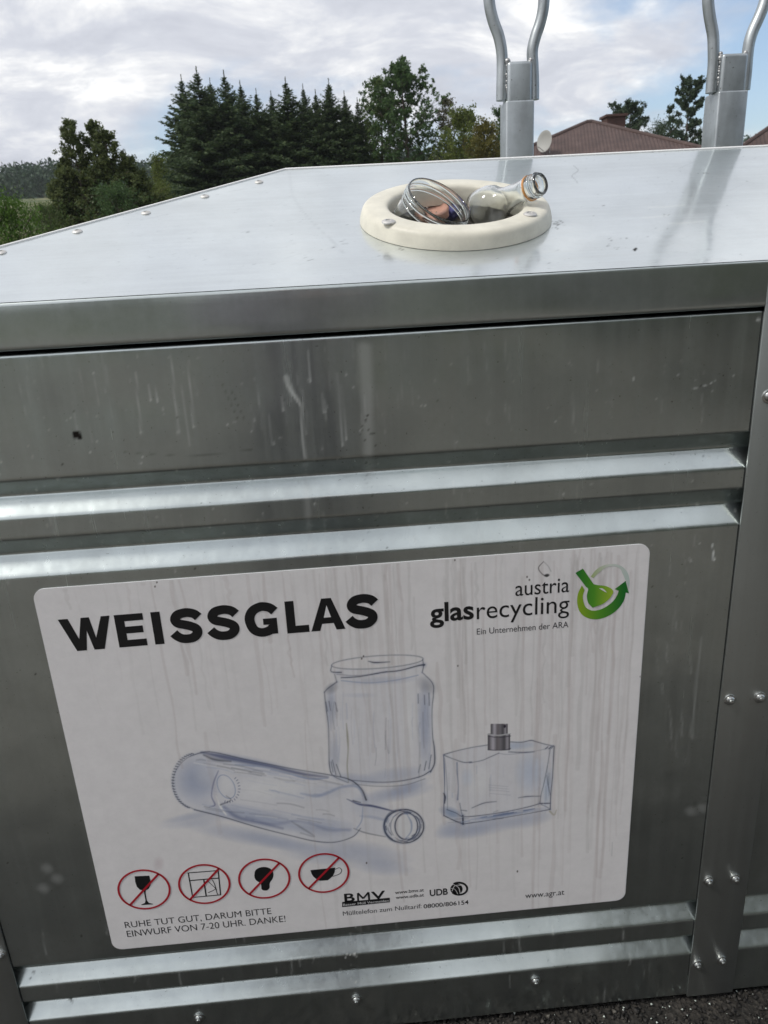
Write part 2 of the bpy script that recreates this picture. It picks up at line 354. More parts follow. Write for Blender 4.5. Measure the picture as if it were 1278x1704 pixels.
def paint_front(p):
    p.gain = (1.0, 1.15); p.fillgain = 1.1
    rng = np.random.default_rng(5)
    p.line([(476, 628), (486, 652), (500, 672), (502, 700), (504, 735), (508, 762)], [9, 8, 4, 4, 5, 4], WH, 0.30, 1.5)
    p.line([(478, 640), (490, 660), (500, 675)], [3, 4, 2], WH, 0.35, 1)
    p.line([(606, 580), (610, 640), (612, 720), (614, 790)], [22, 20, 16, 14], WH, 0.16, 5)
    p.line([(508, 790), (512, 850), (516, 910)], [10, 10, 6], WH, 0.12, 3)
    for (x, y, l) in ((226, 620, 100), (285, 590, 130), (313, 600, 110), (512, 585, 50), (560, 620, 120), (568, 640, 90), (537, 655, 30), (470, 660, 22), (248, 640, 26), (260, 645, 22)):
        p.line([(x, y), (x+l*.04, y+l*.5), (x+l*.09, y+l)], [2.2, 2.4, 3.2], WH, 0.20, 1.2)
        p.blob(x+l*.09, y+l, 3.5, 4, 0, WH, .28)
    drips(p, rng, 60, (20, 1180), (560, 690), 90, 0.16)
    drips(p, rng, 40, (20, 1180), (800, 900), 50, 0.20)
    drips(p, rng, 40, (60, 1120), (1520, 1640), 40, 0.22)
    drips(p, rng, 24, (1085, 1150), (900, 1300), 60, 0.14)
    for _ in range(170):
        x, y = rng.uniform(0, 1230), rng.uniform(590, 980); s = rng.uniform(1, 3.2); p.blob(x, y, s, s*1.2, 0, WH, rng.uniform(.15, .5))
    for _ in range(170):
        x, y = rng.uniform(0, 1200), rng.uniform(590, 1690); s = rng.uniform(.8, 1.9); p.blob(x, y, s, s*1.1, 0, DK, rng.uniform(.3, .9))
    for _ in range(50):
        x, y = rng.normal(612, 7), rng.uniform(690, 915); s = rng.uniform(.8, 2.2); p.blob(x, y, s, s*1.1, 0, DK, rng.uniform(.3, .8))
    for _ in range(26):
        x, y = rng.normal(588, 7), rng.uniform(1530, 1640); s = rng.uniform(.8, 2.6); p.blob(x, y, s, s*1.8, 0, WH, rng.uniform(.2, .6))
    # the plugged black hole on the left
    p.blob(128, 724, 9, 8.5, 0, DK, 1.6); p.blob(124, 722, 5, 6, 0, DK, 1.4); p.blob(133, 728, 4, 4.5, 0, DK, 1.5); p.blob(129, 731, 3, 3, 0, WH, .5)
    p.line([(1185, 905), (1187, 918), (1188, 932)], [1.2, 1.6, 3.4], WH, .75, .8)
    p.blob(1262, 532, 5, 4.5, 0, WH, .6); p.blob(1180, 760, 5, 4, 0, WH, .45); p.blob(1218, 770, 5, 4, 0, WH, .4); p.blob(1160, 840, 4.5, 6, 0, WH, .4)
    p.line([(1150, 648), (1178, 640), (1192, 632)], [.8, 1, .8], WH, .45, .7)
    for x, y, k in ((370, 640, 60), (385, 650, 50), (345, 700, 0)):
        p.line([(x, y), (x+k*.45, y+k)], .8, DK, .4, .7)
    p.line([(1168, 1060), (1158, 1140), (1152, 1230)], [1.5, 2.5, 2], WH, .15, 1.5)
    p.line([(205, 752), (270, 757), (340, 757), (420, 748)], .8, DK, .35, .7)
    for x, y in ((78, 1445), (95, 1462), (72, 1478), (1150, 1350), (1170, 1345)): p.blob(x, y, 14, 11, 20, WH, .14)
    p.blob(56, 1618, 3, 3.5, 0, DK, .8); p.blob(50, 1628, 2, 2, 0, DK, .9); p.line([(118, 1662), (121, 1668)], [5, 1], DK, .7, 1)
pm = panel(-0.6215+0.002, X0+FW+1.2405-0.0445, paint_front) if False else panel(X0+0.012, 0.6100, paint_front)
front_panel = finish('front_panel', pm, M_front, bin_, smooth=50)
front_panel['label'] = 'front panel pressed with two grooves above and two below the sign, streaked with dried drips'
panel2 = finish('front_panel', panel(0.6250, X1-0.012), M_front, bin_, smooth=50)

# -- uprights: folded box section with return flanges
for x0 in (X0, 0.5745, X1-FW):
    bm = bmesh.new(); add_box(bm, x0, x0+FW, -0.0038, -0.0006, ZB, -0.052 if 0 < x0 < 1 else -0.104, 0.0011, 2)
    finish('frame_upright', bm_mesh(bm), M_frame, bin_, smooth=40)
# -- flat dark strips painting the shade of the gap between panel and uprights
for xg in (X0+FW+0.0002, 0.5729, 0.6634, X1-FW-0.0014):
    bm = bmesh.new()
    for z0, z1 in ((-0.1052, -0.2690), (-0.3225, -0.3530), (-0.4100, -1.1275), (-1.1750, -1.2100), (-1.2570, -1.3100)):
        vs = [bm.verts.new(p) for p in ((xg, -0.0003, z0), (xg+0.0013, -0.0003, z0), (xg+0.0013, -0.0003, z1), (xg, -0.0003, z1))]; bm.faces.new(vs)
    finish('seam_gap_shade', bm_mesh(bm), M_dark, bin_)
# -- side and rear walls, floor and dark lining behind the panels
bm = bmesh.new()
add_box(bm, X0+0.001, X0+0.005, -0.0004, YB-0.004, ZB+.001, ZT-0.001); add_box(bm, X1-0.005, X1-0.001, -0.0004, YB-0.004, ZB+.001, ZT-0.001)
add_box(bm, X0+0.001, X1-0.001, YB-0.0035, YB, ZB+.001, ZT-0.001)
finish('rear_and_side_wall', bm_mesh(bm), M_frame, bin_)
bm = bmesh.new(); add_box(bm, X0+0.008, X1-0.008, 0.062, 0.066, ZB+0.004, ZT-0.01); add_box(bm, X0+0.008, X1-0.008, 0.068, YB-0.006, ZB+0.004, ZB+0.008)
finish('inner_lining', bm_mesh(bm), M_dark, bin_)

# -- lid: fine sheet with the mouth holes left open
RC = Vector(on_lid(757, 364.5)); RRAD = 0.1455
centres = [RC, Vector((RC.x+1.287, RC.y, RC.z))]
def lid_sheet(side):
    nu, nv = (860, 190) if side == 'front' else (40, 12)
    us = np.linspace(0, 1, nu); vs = np.linspace(0, 1, nv); U, V = np.meshgrid(us, vs)
    xl = X0-0.002+(RX0-X0+0.002)*V; xr = X1+0.002+(RX1-X1-0.002)*V
    if side == 'front':
        X = xl+(xr-xl)*U; Y = -0.004+(YR+0.004)*V; Z = ZT+Y*math.tan(SL)
    else:
        X = xl+(xr-xl)*U; Y = (YB+0.004)+(YR-YB-0.004)*V; Z = ZT+(YB-Y)*math.tan(SL)
    return np.stack([X, Y, Z], -1)
A = lid_sheet('front'); ny, nx = A.shape[:2]; idx = np.arange(ny*nx).reshape(ny, nx)
q = np.stack([idx[:-1, :-1], idx[:-1, 1:], idx[1:, 1:], idx[1:, :-1]], -1).reshape(-1, 4); co = A.reshape(-1, 3)
cq = co[q].mean(1); keep = np.ones(len(q), bool)
for c in centres: keep &= np.linalg.norm(cq-np.array(c), axis=1) > 0.118
me = np_mesh(co, q[keep]); u, v = to_px(co); pc = Painter(u, v, np.zeros((len(co), 3)))
rng = np.random.default_rng(9)
def squig(pts, w, col, a): pc.line(pts, w, col, a, .6)
squig([(482, 287), (484, 310), (492, 335), (520, 370), (552, 400), (575, 425)], .9, DK, .22)
squig([(955, 276), (962, 284), (952, 292), (958, 300), (962, 306)], 1.0, DK, .38)
for _ in range(26):
    x, y = rng.normal(928, 7), rng.normal(372, 3.5); pc.blob(x, y, rng.uniform(1, 2.6), rng.uniform(.8, 1.4), 0, (0.1, .75, 0), .8)
pc.blob(1057, 415, 3.0, 3.6, 30, DK, 2.0)
for x, y in ((569, 400), (552, 412), (576, 405), (410, 386), (515, 432), (673, 397), (1083, 252), (1177, 288), (1018, 400), (1012, 408), (1025, 413), (1040, 397), (660, 414), (668, 416), (1108, 358), (1003, 342)):
    for _ in range(3): pc.blob(x+rng.normal(0, 3), y+rng.normal(0, 1), rng.uniform(1, 3.5), rng.uniform(.7, 1.3), rng.uniform(-30, 10), DK, rng.uniform(.3, .7))
for _ in range(260):
    x, y = rng.uniform(20, 1270), rng.uniform(255, 480); pc.blob(x, y, rng.uniform(.8, 2.2), rng.uniform(.5, 1.1), rng.uniform(-20, 20), DK, rng.uniform(.12, .5))
for _ in range(60):
    x, y = rng.uniform(20, 1270), rng.uniform(265, 470); l = rng.uniform(6, 40); pc.line([(x, y), (x+l, y-l*rng.uniform(-.1, .5))], .7, WH if rng.random() < .5 else DK, rng.uniform(.06, .2), .6, smooth=False)
for x, y, l in ((1080, 345, 60), (1068, 362, 45), (1112, 372, 60)): pc.line([(x, y), (x+l*.5, y-1), (x+l, y-4)], 1.6, WH, .35, 1.1)
set_color(me, 'stain', pc.c)
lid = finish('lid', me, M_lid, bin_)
lid['label'] = 'bright zinc lid slope rising from the front edge to the ridge'
meB = grid_mesh(lid_sheet('rear')[:, ::-1]); set_color(meB, 'stain', np.zeros((len(meB.vertices), 3)))
finish('lid_rear_slope', meB, M_lid, bin_)
for s, xa, xb in ((1, X0-0.002, RX0), (-1, X1+0.002, RX1)):
    f = [(xa, -0.004, ZT-0.004*math.tan(SL)), (xb, YR, ZR), (xa, YB+0.004, ZT-0.004*math.tan(SL))]
    me = mesh_from(f, [(0, 1, 2) if s < 0 else (2, 1, 0)]); set_color(me, 'stain', np.zeros((3, 3))); finish('lid_hip_end', me, M_lid, bin_)
# fascia: the folded front edge of the lid
def fascia(x0, x1):
    zt = ZT-0.004*math.tan(SL)
    pts = resample(fillet([(0.004, ZT+0.0005), (-0.0052, zt-0.0005), (-0.0052, -0.0995), (0.012, -0.1005)], 0.0065, 6), 0.01)
    A = np.zeros((len(pts), 60, 3)); pr = np.array(pts); A[:, :, 0] = np.linspace(x0, x1, 60)[None]; A[:, :, 1] = pr[:, :1]; A[:, :, 2] = pr[:, 1:2]
    return grid_mesh(A[::-1])
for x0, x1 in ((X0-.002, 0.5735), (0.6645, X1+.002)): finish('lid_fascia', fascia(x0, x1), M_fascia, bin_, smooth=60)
bm = bmesh.new(); add_box(bm, 0.5737, 0.6643, -0.0051, 0.004, -0.0515, ZT-0.0005, 0.0015); finish('lid_joint_cover', bm_mesh(bm), M_fascia, bin_, smooth=40)
# thin bright folded seam along the ridge and along the hips
bm = bmesh.new()
tube(bm, [(RX0, YR, ZR+0.0006), (RX1, YR, ZR+0.0006)], 0.0022, 8)
tube(bm, [(X0-0.002, -0.004, ZT-0.0008), (RX0, YR, ZR+0.0006)], 0.0020, 8); tube(bm, [(X1+0.002, -0.004, ZT-0.0008), (RX1, YR, ZR+0.0006)], 0.0020, 8)
finish('lid_seam', bm_mesh(bm), simple('zinc_edge', (0.86, 0.86, 0.85), 0.6), bin_, smooth=60)
# rivets along the hip
def rivet(c, n, parent, r=0.0078):
    bm = bmesh.new(); lathe(bm, [(r, -0.001), (r, 0.0008), (r*.8, 0.0020), (r*.45, 0.0026), (r*.42, 0.0016), (0, 0.0014)], axis_matrix(c, n), 20)
    return finish('rivet', bm_mesh(bm), M_rivet, parent, smooth=50)
for px, py in ((431, 303.5), (341, 327.5), (243, 355), (129, 386), (2, 421)): rivet(Vector(on_lid(px, py))+LN*0.0004, LN, bin_)

# -- the cream mouth ring and its chute
def ring(c, name):
    bm = bmesh.new(); ax = axis_matrix(c, LN)
    p = [(0.1455, 0.0006), (0.1452, 0.006)] + [tuple(x) for x in fillet([(0.1452, 0.006), (0.1400, 0.0235), (0.118, 0.0255), (0.1015, 0.0235), (0.0988, 0.004), (0.0992, -0.006)], 0.008, 6)[1:]]
    lathe(bm, p+[(0.106, -0.006), (0.112, 0.0006)], ax, 96, closed=True)
    o = finish(name, bm_mesh(bm), M_ring, bin_, smooth=60); return o
r1 = ring(RC, 'opening_ring'); r1['label'] = 'round cream plastic ring with a jar and a bottle lying in it'
for px, py in ((646.5, 369), (882, 356.5)):
    rivet(Vector(on_lid(px, py, 0.0254)), LN, r1, 0.0098)
ring(centres[1], 'opening_ring')
for c in centres:
    bm = bmesh.new(); lathe(bm, [(0.117, -0.001), (0.118, -0.15), (0, -0.152)], axis_matrix(c, LN), 48)
    finish('chute', bm_mesh(bm), M_chute, bin_, smooth=60)

# -- bolts: washer, dome and threaded end
def bolt(px, py, y=-0.0035):
    c = on_front(px, py, y); ax = axis_matrix(c, (0, -1, 0), (random.random()-.5, 0, 1)); bm = bmesh.new()
    lathe(bm, [(0.0, 0.0002), (0.0098, 0.0002), (0.0098, 0.0016), (0.0090, 0.0022), (0.0072, 0.0023)], ax, 28)
    lathe(bm, [(0.0072, 0.0023), (0.0070, 0.0045), (0.0055, 0.0060), (0.0040, 0.0066), (0.0038, 0.0084), (0.0030, 0.0090), (0, 0.0092)], ax, 6 if False else 18)
    finish('bolt', bm_mesh(bm), M_bolt, bin_, smooth=35)
for px, py in ((1279, 659), (1214, 1164), (1264, 1160), (1179, 1466), (1223, 1462), (1160, 1605), (1201, 1598), (2, 1588)): bolt(px, py)
for px, py in ((891, 1632), (593, 1663), (331, 1693)): bolt(px, py, -0.0002)

# -- lifting posts with welded fork rods
def post(cx, px_base_l, px_base_r, y_top_outer, y_top_inner, legs):
    yf = YR+0.004
    xl = on_front(px_base_l[0], px_base_l[1], yf)[0]; xr = on_front(px_base_r[0], px_base_r[1], yf)[0]
    wd = xr-xl; zo = on_front(*y_top_outer, yf)[2]; zi = on_front(*y_top_inner, yf+0.004)[2]
    bm = bmesh.new(); add_box(bm, xl, xr, yf, yf+wd, ZR-0.10, zo, 0.0035, 3)
    o = finish('lifting_post', bm_mesh(bm), M_post, bin_, smooth=40)
    t = 0.0038; bm = bmesh.new(); add_box(bm, xl+t, xr-t, yf+t, yf+wd-t, zo-0.02, zi, 0.006, 4)
    finish('inner_tube', bm_mesh(bm), M_post, o, smooth=40)
    ym = yf+wd*0.42; rr = 0.0105
    for side, path in legs:
        P3 = []
        for px, py in path: P3.append(on_front(px, py, ym))
        xfix = xl+t-rr*0.72 if side == 'l' else xr-t+rr*0.72
        P3 = [np.array(p) for p in P3]; dxs = xfix-P3[0][0]
        P3 = [p+np.array([dxs, 0, 0]) for p in P3]
        bm = bmesh.new(); tube(bm, smooth_pts(P3, 8), rr, 16)
        finish('fork_rod', bm_mesh(bm), M_post, o, smooth=50)
        # weld beads beside the rod
        bm = bmesh.new(); z0 = P3[0][2]+.012; z1 = zi+0.002; s = 1 if side == 'l' else -1; xx = xfix+s*rr*0.86
        for k in range(15):
            z = z0+(z1-z0)*k/14
            if k < 12 and (k % 5 == 4): continue
            r_ = random.uniform(.0026, .0040)*(1.5 if k > 11 else 1)
            bmesh.ops.create_icosphere(bm, subdivisions=2, radius=r_, matrix=Matrix.Translation((xx+random.uniform(-.001, .001), ym-rr*0.72+random.uniform(-.001, .001), z)))
        finish('weld', bm_mesh(bm), M_weld, o, smooth=60)
    # closing arc at the top, above the picture
    return o, xl, xr, zi, ym
LT = [(828, 168), (828.5, 140), (829, 110), (828, 85), (823, 60), (815, 38), (809, 15), (806, -10), (803, -45), (806, -80), (822, -110), (850, -128)]
RT = [(893, 166), (893, 140), (892, 110), (891, 85), (896, 62), (904, 38), (909, 15), (911, -10), (913, -45), (908, -80), (888, -112), (850, -128)]
post(0, (842, 264), (888.5, 262), (867, 166), (863, 101), (('l', LT), ('r', RT)))
LT2 = [(1180, 155), (1182, 130), (1184, 105), (1184, 80), (1183, 58), (1178, 30), (1175, 5), (1175, -20), (1177, -60), (1188, -95), (1212, -115), (1232, -120)]
RT2 = [(1238, 150), (1241, 120), (1243, 95), (1246, 72), (1252, 52), (1261, 32), (1269, 12), (1275, -10), (1282, -45), (1278, -80), (1262, -105), (1236, -120)]
post(1, (1188.5, 247), (1237, 244), (1221, 150), (1220, 88), (('l', LT2), ('r', RT2)))

# ================================================================== THE SIGN (a part of the container) AND ITS PRINT
SX0, SX1, SZ0, SZ1 = -0.4515, 0.4420, -1.1095, -0.4295
SY = -0.0012
def rounded(x0, x1, z0, z1, r, n=8):
    pts = []
    for cx, cz, a0 in ((x1-r, z1-r, 0), (x0+r, z1-r, 90), (x0+r, z0+r, 180), (x1-r, z0+r, 270)):
        for i in range(n+1): a = R(a0+90*i/n); pts.append((cx+r*math.cos(a), cz+r*math.sin(a)))
    return pts
WHITE = np.array([0.845, 0.825, 0.825])
def sign_colours(co):
    u, v = to_px(co); col = np.tile(WHITE, (len(co), 1)); p = Painter(u, v, col); p.gain = (.92, 1.15); p.fillgain = 1.15; p.halo = .26
    NV = (0.030, 0.040, 0.075); BL = (0.33, 0.395, 0.56); LB = (0.55, 0.595, 0.72); PW = (0.88, 0.88, 0.88)
    A = lambda pts: [(260+x/2.6625, 1080+y/2.6625) for x, y in pts]
    B = lambda pts: [(700+x/4.915, 1180+y/4.915) for x, y in pts]
    bl = lambda f, x, y, rx, ry, an, c, a: p.blob(f([(x, y)])[0][0], f([(x, y)])[0][1], rx/(2.66 if f is A else 4.9), ry/(2.66 if f is A else 4.9), an, c, a)
    # shadows on the table
    bl(A, 180, 760, 190, 35, -8, BL, .30); bl(A, 420, 830, 330, 45, 10, BL, .42); bl(A, 640, 880, 300, 36, 12, BL, .36); bl(A, 900, 900, 260, 60, 8, BL, .42)
    bl(A, 1000, 965, 150, 45, 5, BL, .38); bl(A, 1060, 640, 190, 40, -10, BL, .50); bl(A, 1120, 610, 110, 30, -20, BL, .45); bl(A, 150, 740, 140, 20, -12, BL, .3)
    bl(A, 720, 930, 200, 30, 10, BL, .25); bl(A, 950, 700, 120, 60, 10, LB, .35)
    bl(B, 500, 960, 400, 90, -10, BL, .48); bl(B, 880, 900, 250, 80, -12, BL, .42); bl(B, 230, 980, 140, 80, -25, BL, .4); bl(B, 380, 1010, 200, 60, -8, BL, .25)
    # --- jar
    jar = A([(745, 190), (752, 260), (763, 340), (765, 440), (768, 520), (785, 560), (860, 595), (980, 605), (1080, 600), (1170, 575), (1222, 545), (1234, 500), (1230, 440), (1224, 380), (1222, 270), (1227, 200), (1225, 155), (1180, 105), (1180, 60), (980, 85), (780, 90), (795, 145)])
    p.fill(jar, LB, .16, 2.5)
    bl(A, 1190, 330, 38, 220, 0, BL, .55); bl(A, 775, 260, 28, 110, 0, BL, .5); bl(A, 790, 470, 30, 110, 0, BL, .35); bl(A, 1200, 160, 60, 40, 30, NV, .30); bl(A, 775, 175, 40, 28, -30, NV, .35)
    bl(A, 1050, 560, 180, 40, -8, BL, .35); bl(A, 880, 575, 120, 30, 6, BL, .35); bl(A, 1120, 300, 40, 250, 0, PW, .5); bl(A, 1000, 140, 190, 22, -3, BL, .3); bl(A, 900, 205, 90, 14, 0, BL, .18)
    p.line(A([(745, 190), (752, 260), (763, 340), (765, 440), (768, 520), (785, 562), (850, 592)]), [1.2, 1.6, 1.2, 1, 1.6, 1.6, 1], NV, .75)
    p.line(A([(850, 580), (980, 590), (1080, 585), (1170, 565), (1215, 540)]), [1, 1, 1.4, 1.6, 1.8], NV, .75)
    p.line(A([(870, 598), (980, 608), (1100, 603), (1190, 575)]), 1.0, NV, .5)
    p.line(A([(1180, 105), (1224, 152), (1228, 200), (1222, 270), (1224, 380), (1232, 440), (1233, 505), (1215, 545)]), [1, 1.4, 1.4, 1, 1.2, 2.2, 2.4, 2], NV, .75)
    p.line(A([(800, 146), (760, 175), (745, 192)]), [2.6, 2.4, 1.4], NV, .55); p.line(A([(790, 112), (800, 146)]), 1.2, NV, .5)
    t = np.linspace(0, 2*math.pi, 40)
    p.line(A([(980+203*math.cos(a), 58+28*math.sin(a)-14*math.cos(a)) for a in t]), 1.2, NV, .6)
    p.line(A([(778, 72), (776, 100), (820, 104)]), [1, 1.4, 2.2], NV, .8); p.line(A([(820, 127), (900, 122), (1000, 104), (1080, 95), (1160, 74), (1188, 70)]), [1.6, 1.6, 1.8, 1.8, 2.0, 3.6], NV, .85)
    p.line(A([(800, 112), (880, 118), (960, 112), (1020, 100)]), 1.0, NV, .5); p.line(A([(820, 140), (940, 150), (1060, 138), (1160, 116)]), 2, BL, .5)
    p.line(A([(940, 54), (970, 60), (1035, 57)]), [1, 2.2, 1], NV, .85); p.line(A([(1180, 45), (1184, 75), (1178, 104)]), [1, 1.6, 1.2], NV, .7)
    for a, b in (((752, 235), (759, 275)), ((765, 232), (772, 272)), ((794, 238), (801, 276)), ((1188, 205), (1189, 246)), ((1208, 195), (1210, 250)), ((1160, 200), (1161, 240)), ((780, 492), (796, 556)), ((798, 512), (818, 566)), ((775, 500), (783, 545)),
                 ((1170, 513), (1163, 546)), ((1196, 498), (1188, 537)), ((1218, 470), (1208, 530))):
        p.line(A([a, b]), 1.2, NV, .75, smooth=False)
    p.line(A([(842, 330), (848, 395), (850, 450), (846, 520), (852, 590)]), [1.2, 3.4, 2, 2, 1.6], (0.33, 0.31, 0.22), .6, 1.2)
    # --- lying bottle
    bot = A([(235, 455), (400, 490), (600, 530), (780, 560), (860, 580), (915, 625), (935, 680), (1045, 715), (1040, 835), (905, 812), (870, 832), (790, 855), (700, 850), (600, 825), (450, 790), (300, 745), (170, 712), (100, 675), (72, 600), (90, 530), (150, 475)])
    p.fill(bot, LB, .22, 2.0)
    bl(A, 180, 580, 120, 125, 10, BL, .62); bl(A, 450, 745, 300, 48, 12, BL, .55); bl(A, 740, 790, 170, 60, 6, BL, .40); bl(A, 400, 500, 260, 30, 11, BL, .5); bl(A, 680, 640, 190, 40, -5, BL, .25)
    bl(A, 560, 620, 220, 60, 8, PW, .55); bl(A, 440, 640, 100, 60, 0, PW, .4); bl(A, 215, 560, 60, 60, 0, PW, .25)
    p.line(A([(200, 458), (300, 478), (400, 498), (520, 522), (640, 552), (760, 568)]), [3, 8, 7, 6, 6, 2.5], (0.10, 0.12, 0.24), .60, 2.2)
    p.line(A([(210, 470), (260, 490), (330, 498)]), [2, 5, 2], NV, .6, 1.5); p.line(A([(350, 512), (450, 520), (560, 545), (680, 575), (760, 572)]), [1, 2, 1.5, 3.5, 1], BL, .7, 1.2)
    p.line(A([(150, 475), (235, 455), (400, 490), (600, 530), (780, 560), (860, 580), (908, 620), (930, 668)]), [.9, 1.2, 1.2, 1.0, 1.4, 1.8, 3.0, 3.4], NV, .78)
    p.line(A([(170, 712), (300, 745), (450, 790), (600, 828), (700, 851), (790, 856), (870, 832), (905, 795)]), [2.0, 1.8, 1.6, 1.4, 1.6, 1.3, 1.3, 1], NV, .72)
    p.line(A([(600, 765), (640, 790), (700, 830), (640, 815)]), [1, 3, 2, 1], NV, .35, 1.5); p.line(A([(400, 745), (520, 775), (640, 760), (760, 800), (860, 800)]), [3, 5, 4, 6, 3], (0.2, .24, .40), .38, 2.5)
    p.line(A([(300, 700), (360, 745), (460, 770), (560, 795)]), [5, 7, 5, 3], (0.14, .17, .32), .45, 2.2)
    p.line(A([(235, 455), (150, 475), (92, 530), (73, 600), (100, 672), (170, 712)]), 1.2, NV, .5)
    for k in range(26):
        a = R(250-k*6.0); x, y = 178+104*math.cos(a), 585-124*math.sin(a); p.line(A([(x-5, y), (x+5, y+2)]), 1.5, NV, .8, .5, smooth=False)
    p.line(A([(310+38*math.cos(a)+14*math.sin(a), 610+52*math.sin(a)) for a in t]), 1.3, BL, .8); bl(A, 305, 600, 40, 50, 0, PW, .4)
    for k in range(13):
        a = R(-50+k*13); x, y = 318+46*math.cos(a), 618+56*math.sin(a); p.line(A([(x, y), (x+8*math.cos(a), y+8*math.sin(a))]), 1.2, (0.12, .14, .28), .7, .5, smooth=False)
    p.line(A([(275, 540), (255, 590), (245, 650), (260, 690), (235, 700)]), [1.5, 2.5, 2, 3, 1], (0.18, .2, .36), .6, 1); p.line(A([(265, 650), (285, 700), (310, 735)]), [1, 3.5, 2], PW, .8, 1); p.line(A([(285, 690), (330, 670), (310, 650)]), [3, 2, 1], NV, .5, 1)
    p.line(A([(640, 640), (720, 650), (820, 612), (890, 610), (918, 650)]), [1.5, 5, 4, 4, 2], BL, .55, 2)
    p.line(A([(845, 665), (900, 688), (960, 696), (1050, 718)]), [1, 3.6, 4.0, 2.2], (0.08, .10, .22), .70, 1.1); p.line(A([(872, 672), (905, 680)]), [2, 1], NV, .8); p.line(A([(875, 795), (930, 815), (1015, 832)]), [1, 2, 1.2], NV, .5, 1)
    p.line(A([(905, 740), (960, 745), (1020, 760)]), [2, 5, 4], BL, .35, 2); p.line(A([(915, 700), (910, 760), (885, 800)]), [1, 2, 1.4], BL, .6, 1)
    for (cx, cy, rx, ry, w_, a_) in ((1098, 785, 87, 74, 2.4, .85), (1108, 785, 50, 60, 1.9, .9), (1088, 785, 80, 68, 1.3, .7), (1070, 784, 62, 70, 1.8, .6), (1104, 786, 66, 66, 1.2, .5), (1114, 786, 56, 58, .9, .7)):
        p.line(A([(cx+rx*math.cos(a), cy+ry*math.sin(a)) for a in t]), w_, NV, a_)
    p.fill(A([(1108+42*math.cos(a), 785+52*math.sin(a)) for a in t[:-1]]), (.80, .80, .81), .75, 1.2)
    p.line(A([(1112, 735), (1130, 770), (1128, 810), (1105, 838)]), [1, 3, 2, 1], BL, .6, 1)
    # --- scent bottle
    p.fill(B([(190, 370), (440, 305), (735, 265), (900, 255), (1095, 305), (1085, 480), (1062, 820), (345, 940), (190, 872)]), LB, .20, 1.6)
    bl(B, 900, 520, 150, 200, 0, (.50, .60, .78), .45); bl(B, 250, 850, 120, 55, 20, (.24, .34, .52), .65); bl(B, 780, 300, 190, 40, -4, (.40, .50, .66), .5); bl(B, 470, 600, 130, 180, 0, PW, .5)
    bl(B, 1040, 640, 50, 180, 8, (.42, .55, .74), .45); bl(B, 700, 860, 380, 25, -9, (.25, .32, .50), .6); bl(B, 380, 560, 60, 90, 0, (.52, .62, .78), .3)
    D = lambda pts, w_, a_, c=NV: p.line(B(pts), w_, c, a_, .6)
    D([(188, 372), (300, 340), (430, 312), (560, 292)], [1.4, 1, .9, 1], .75); D([(735, 268), (820, 272), (900, 256), (940, 265), (1010, 285), (1088, 303)], [1, 1, 1.3, 1.5, 1, 1.2], .8)
    D([(192, 378), (260, 405), (350, 435), (415, 433)], [1.4, 1, 1.4, 1.8], .7); D([(400, 440), (500, 420), (560, 395), (640, 360)], [.9, .9, 1.1, 1], .7); D([(720, 350), (830, 354), (930, 350)], [1, 1.4, .9], .8); D([(640, 362), (720, 370), (900, 350), (1060, 318)], [.7, .8, .7, 1], .4)
    D([(188, 375), (193, 500), (196, 640), (190, 770), (190, 872)], [1.8, 2.2, 1.2, 1.8, 2.2], .72, (0.10, .14, .26)); D([(190, 690), (200, 720), (196, 770)], [2, 3, 1.5], .9); D([(196, 400), (215, 600), (220, 820)], 1.1, .4)
    D([(297, 440), (300, 520), (308, 640), (302, 740)], [3, 2.4, 1.6, 3.4], .55, (0.16, .22, .38)); D([(320, 770), (330, 830), (345, 880)], 1.2, .6)
    D([(192, 872), (260, 905), (345, 940)], [1.6, 1.6, 2.4], .85); D([(345, 872), (347, 940)], [3.2, 3.2], .85); D([(345, 940), (520, 915), (700, 885), (900, 850), (1060, 820)], [1.4, 1, .9, 1, 1.4], .8)
    D([(215, 822), (290, 850), (352, 880), (500, 868), (700, 838), (880, 800), (975, 772)], [1.2, 1, 1.4, 1.1, 1.2, 1.3, 1.5], .75); D([(500, 888), (700, 858), (930, 815)], [2, 3.2, 2], .5, (0.12, .18, .34)); D([(420, 808), (520, 768), (620, 756)], [1, 1.6, .9], .65); D([(330, 826), (375, 832)], 1.2, .6)
    D([(1092, 305), (1086, 420), (1078, 560), (1064, 700), (1060, 820)], [1.8, 1.6, 1.2, 1.4, 1.6], .8); D([(1060, 320), (1045, 420), (1010, 600), (985, 700), (975, 770)], [1.2, 1, 1.1, 1, 1.8], .65); D([(1030, 540), (1048, 650), (1060, 700)], [.7, 1.4, .8], .6)
    D([(975, 772), (1060, 770)], [1.8, 1.4], .85); D([(985, 780), (1030, 800), (1060, 822)], 1, .6); D([(800, 725), (870, 715), (980, 712)], [1, 2, 1.2], .6); D([(1020, 325), (1040, 308)], 1.2, .9); D([(1050, 325), (1068, 306)], 1.2, .9); D([(1070, 320), (1085, 300)], 1.2, .8)
    for y0 in (620, 640, 660, 690): D([(430+y0*.2, y0), (560+y0*.25, y0+14)], .6, .25)
    # faint refracted streaks inside the glassware
    rg2 = np.random.default_rng(33); p.gain = (1.0, 1.0)
    for _ in range(70):
        x = rg2.choice([rg2.normal(790, 22), rg2.normal(1195, 24), rg2.uniform(780, 1210)]); y0 = rg2.uniform(190, 480); l = rg2.uniform(30, 200)
        if 760 < x < 1225: p.line(A([(x, y0), (x+rg2.normal(0, 3), y0+l*.5), (x+rg2.normal(0, 4), min(y0+l, 570))]), rg2.uniform(.5, 2.2), (NV, BL, PW, LB)[rg2.integers(4)], rg2.uniform(.08, .32), 1.0, k=3)
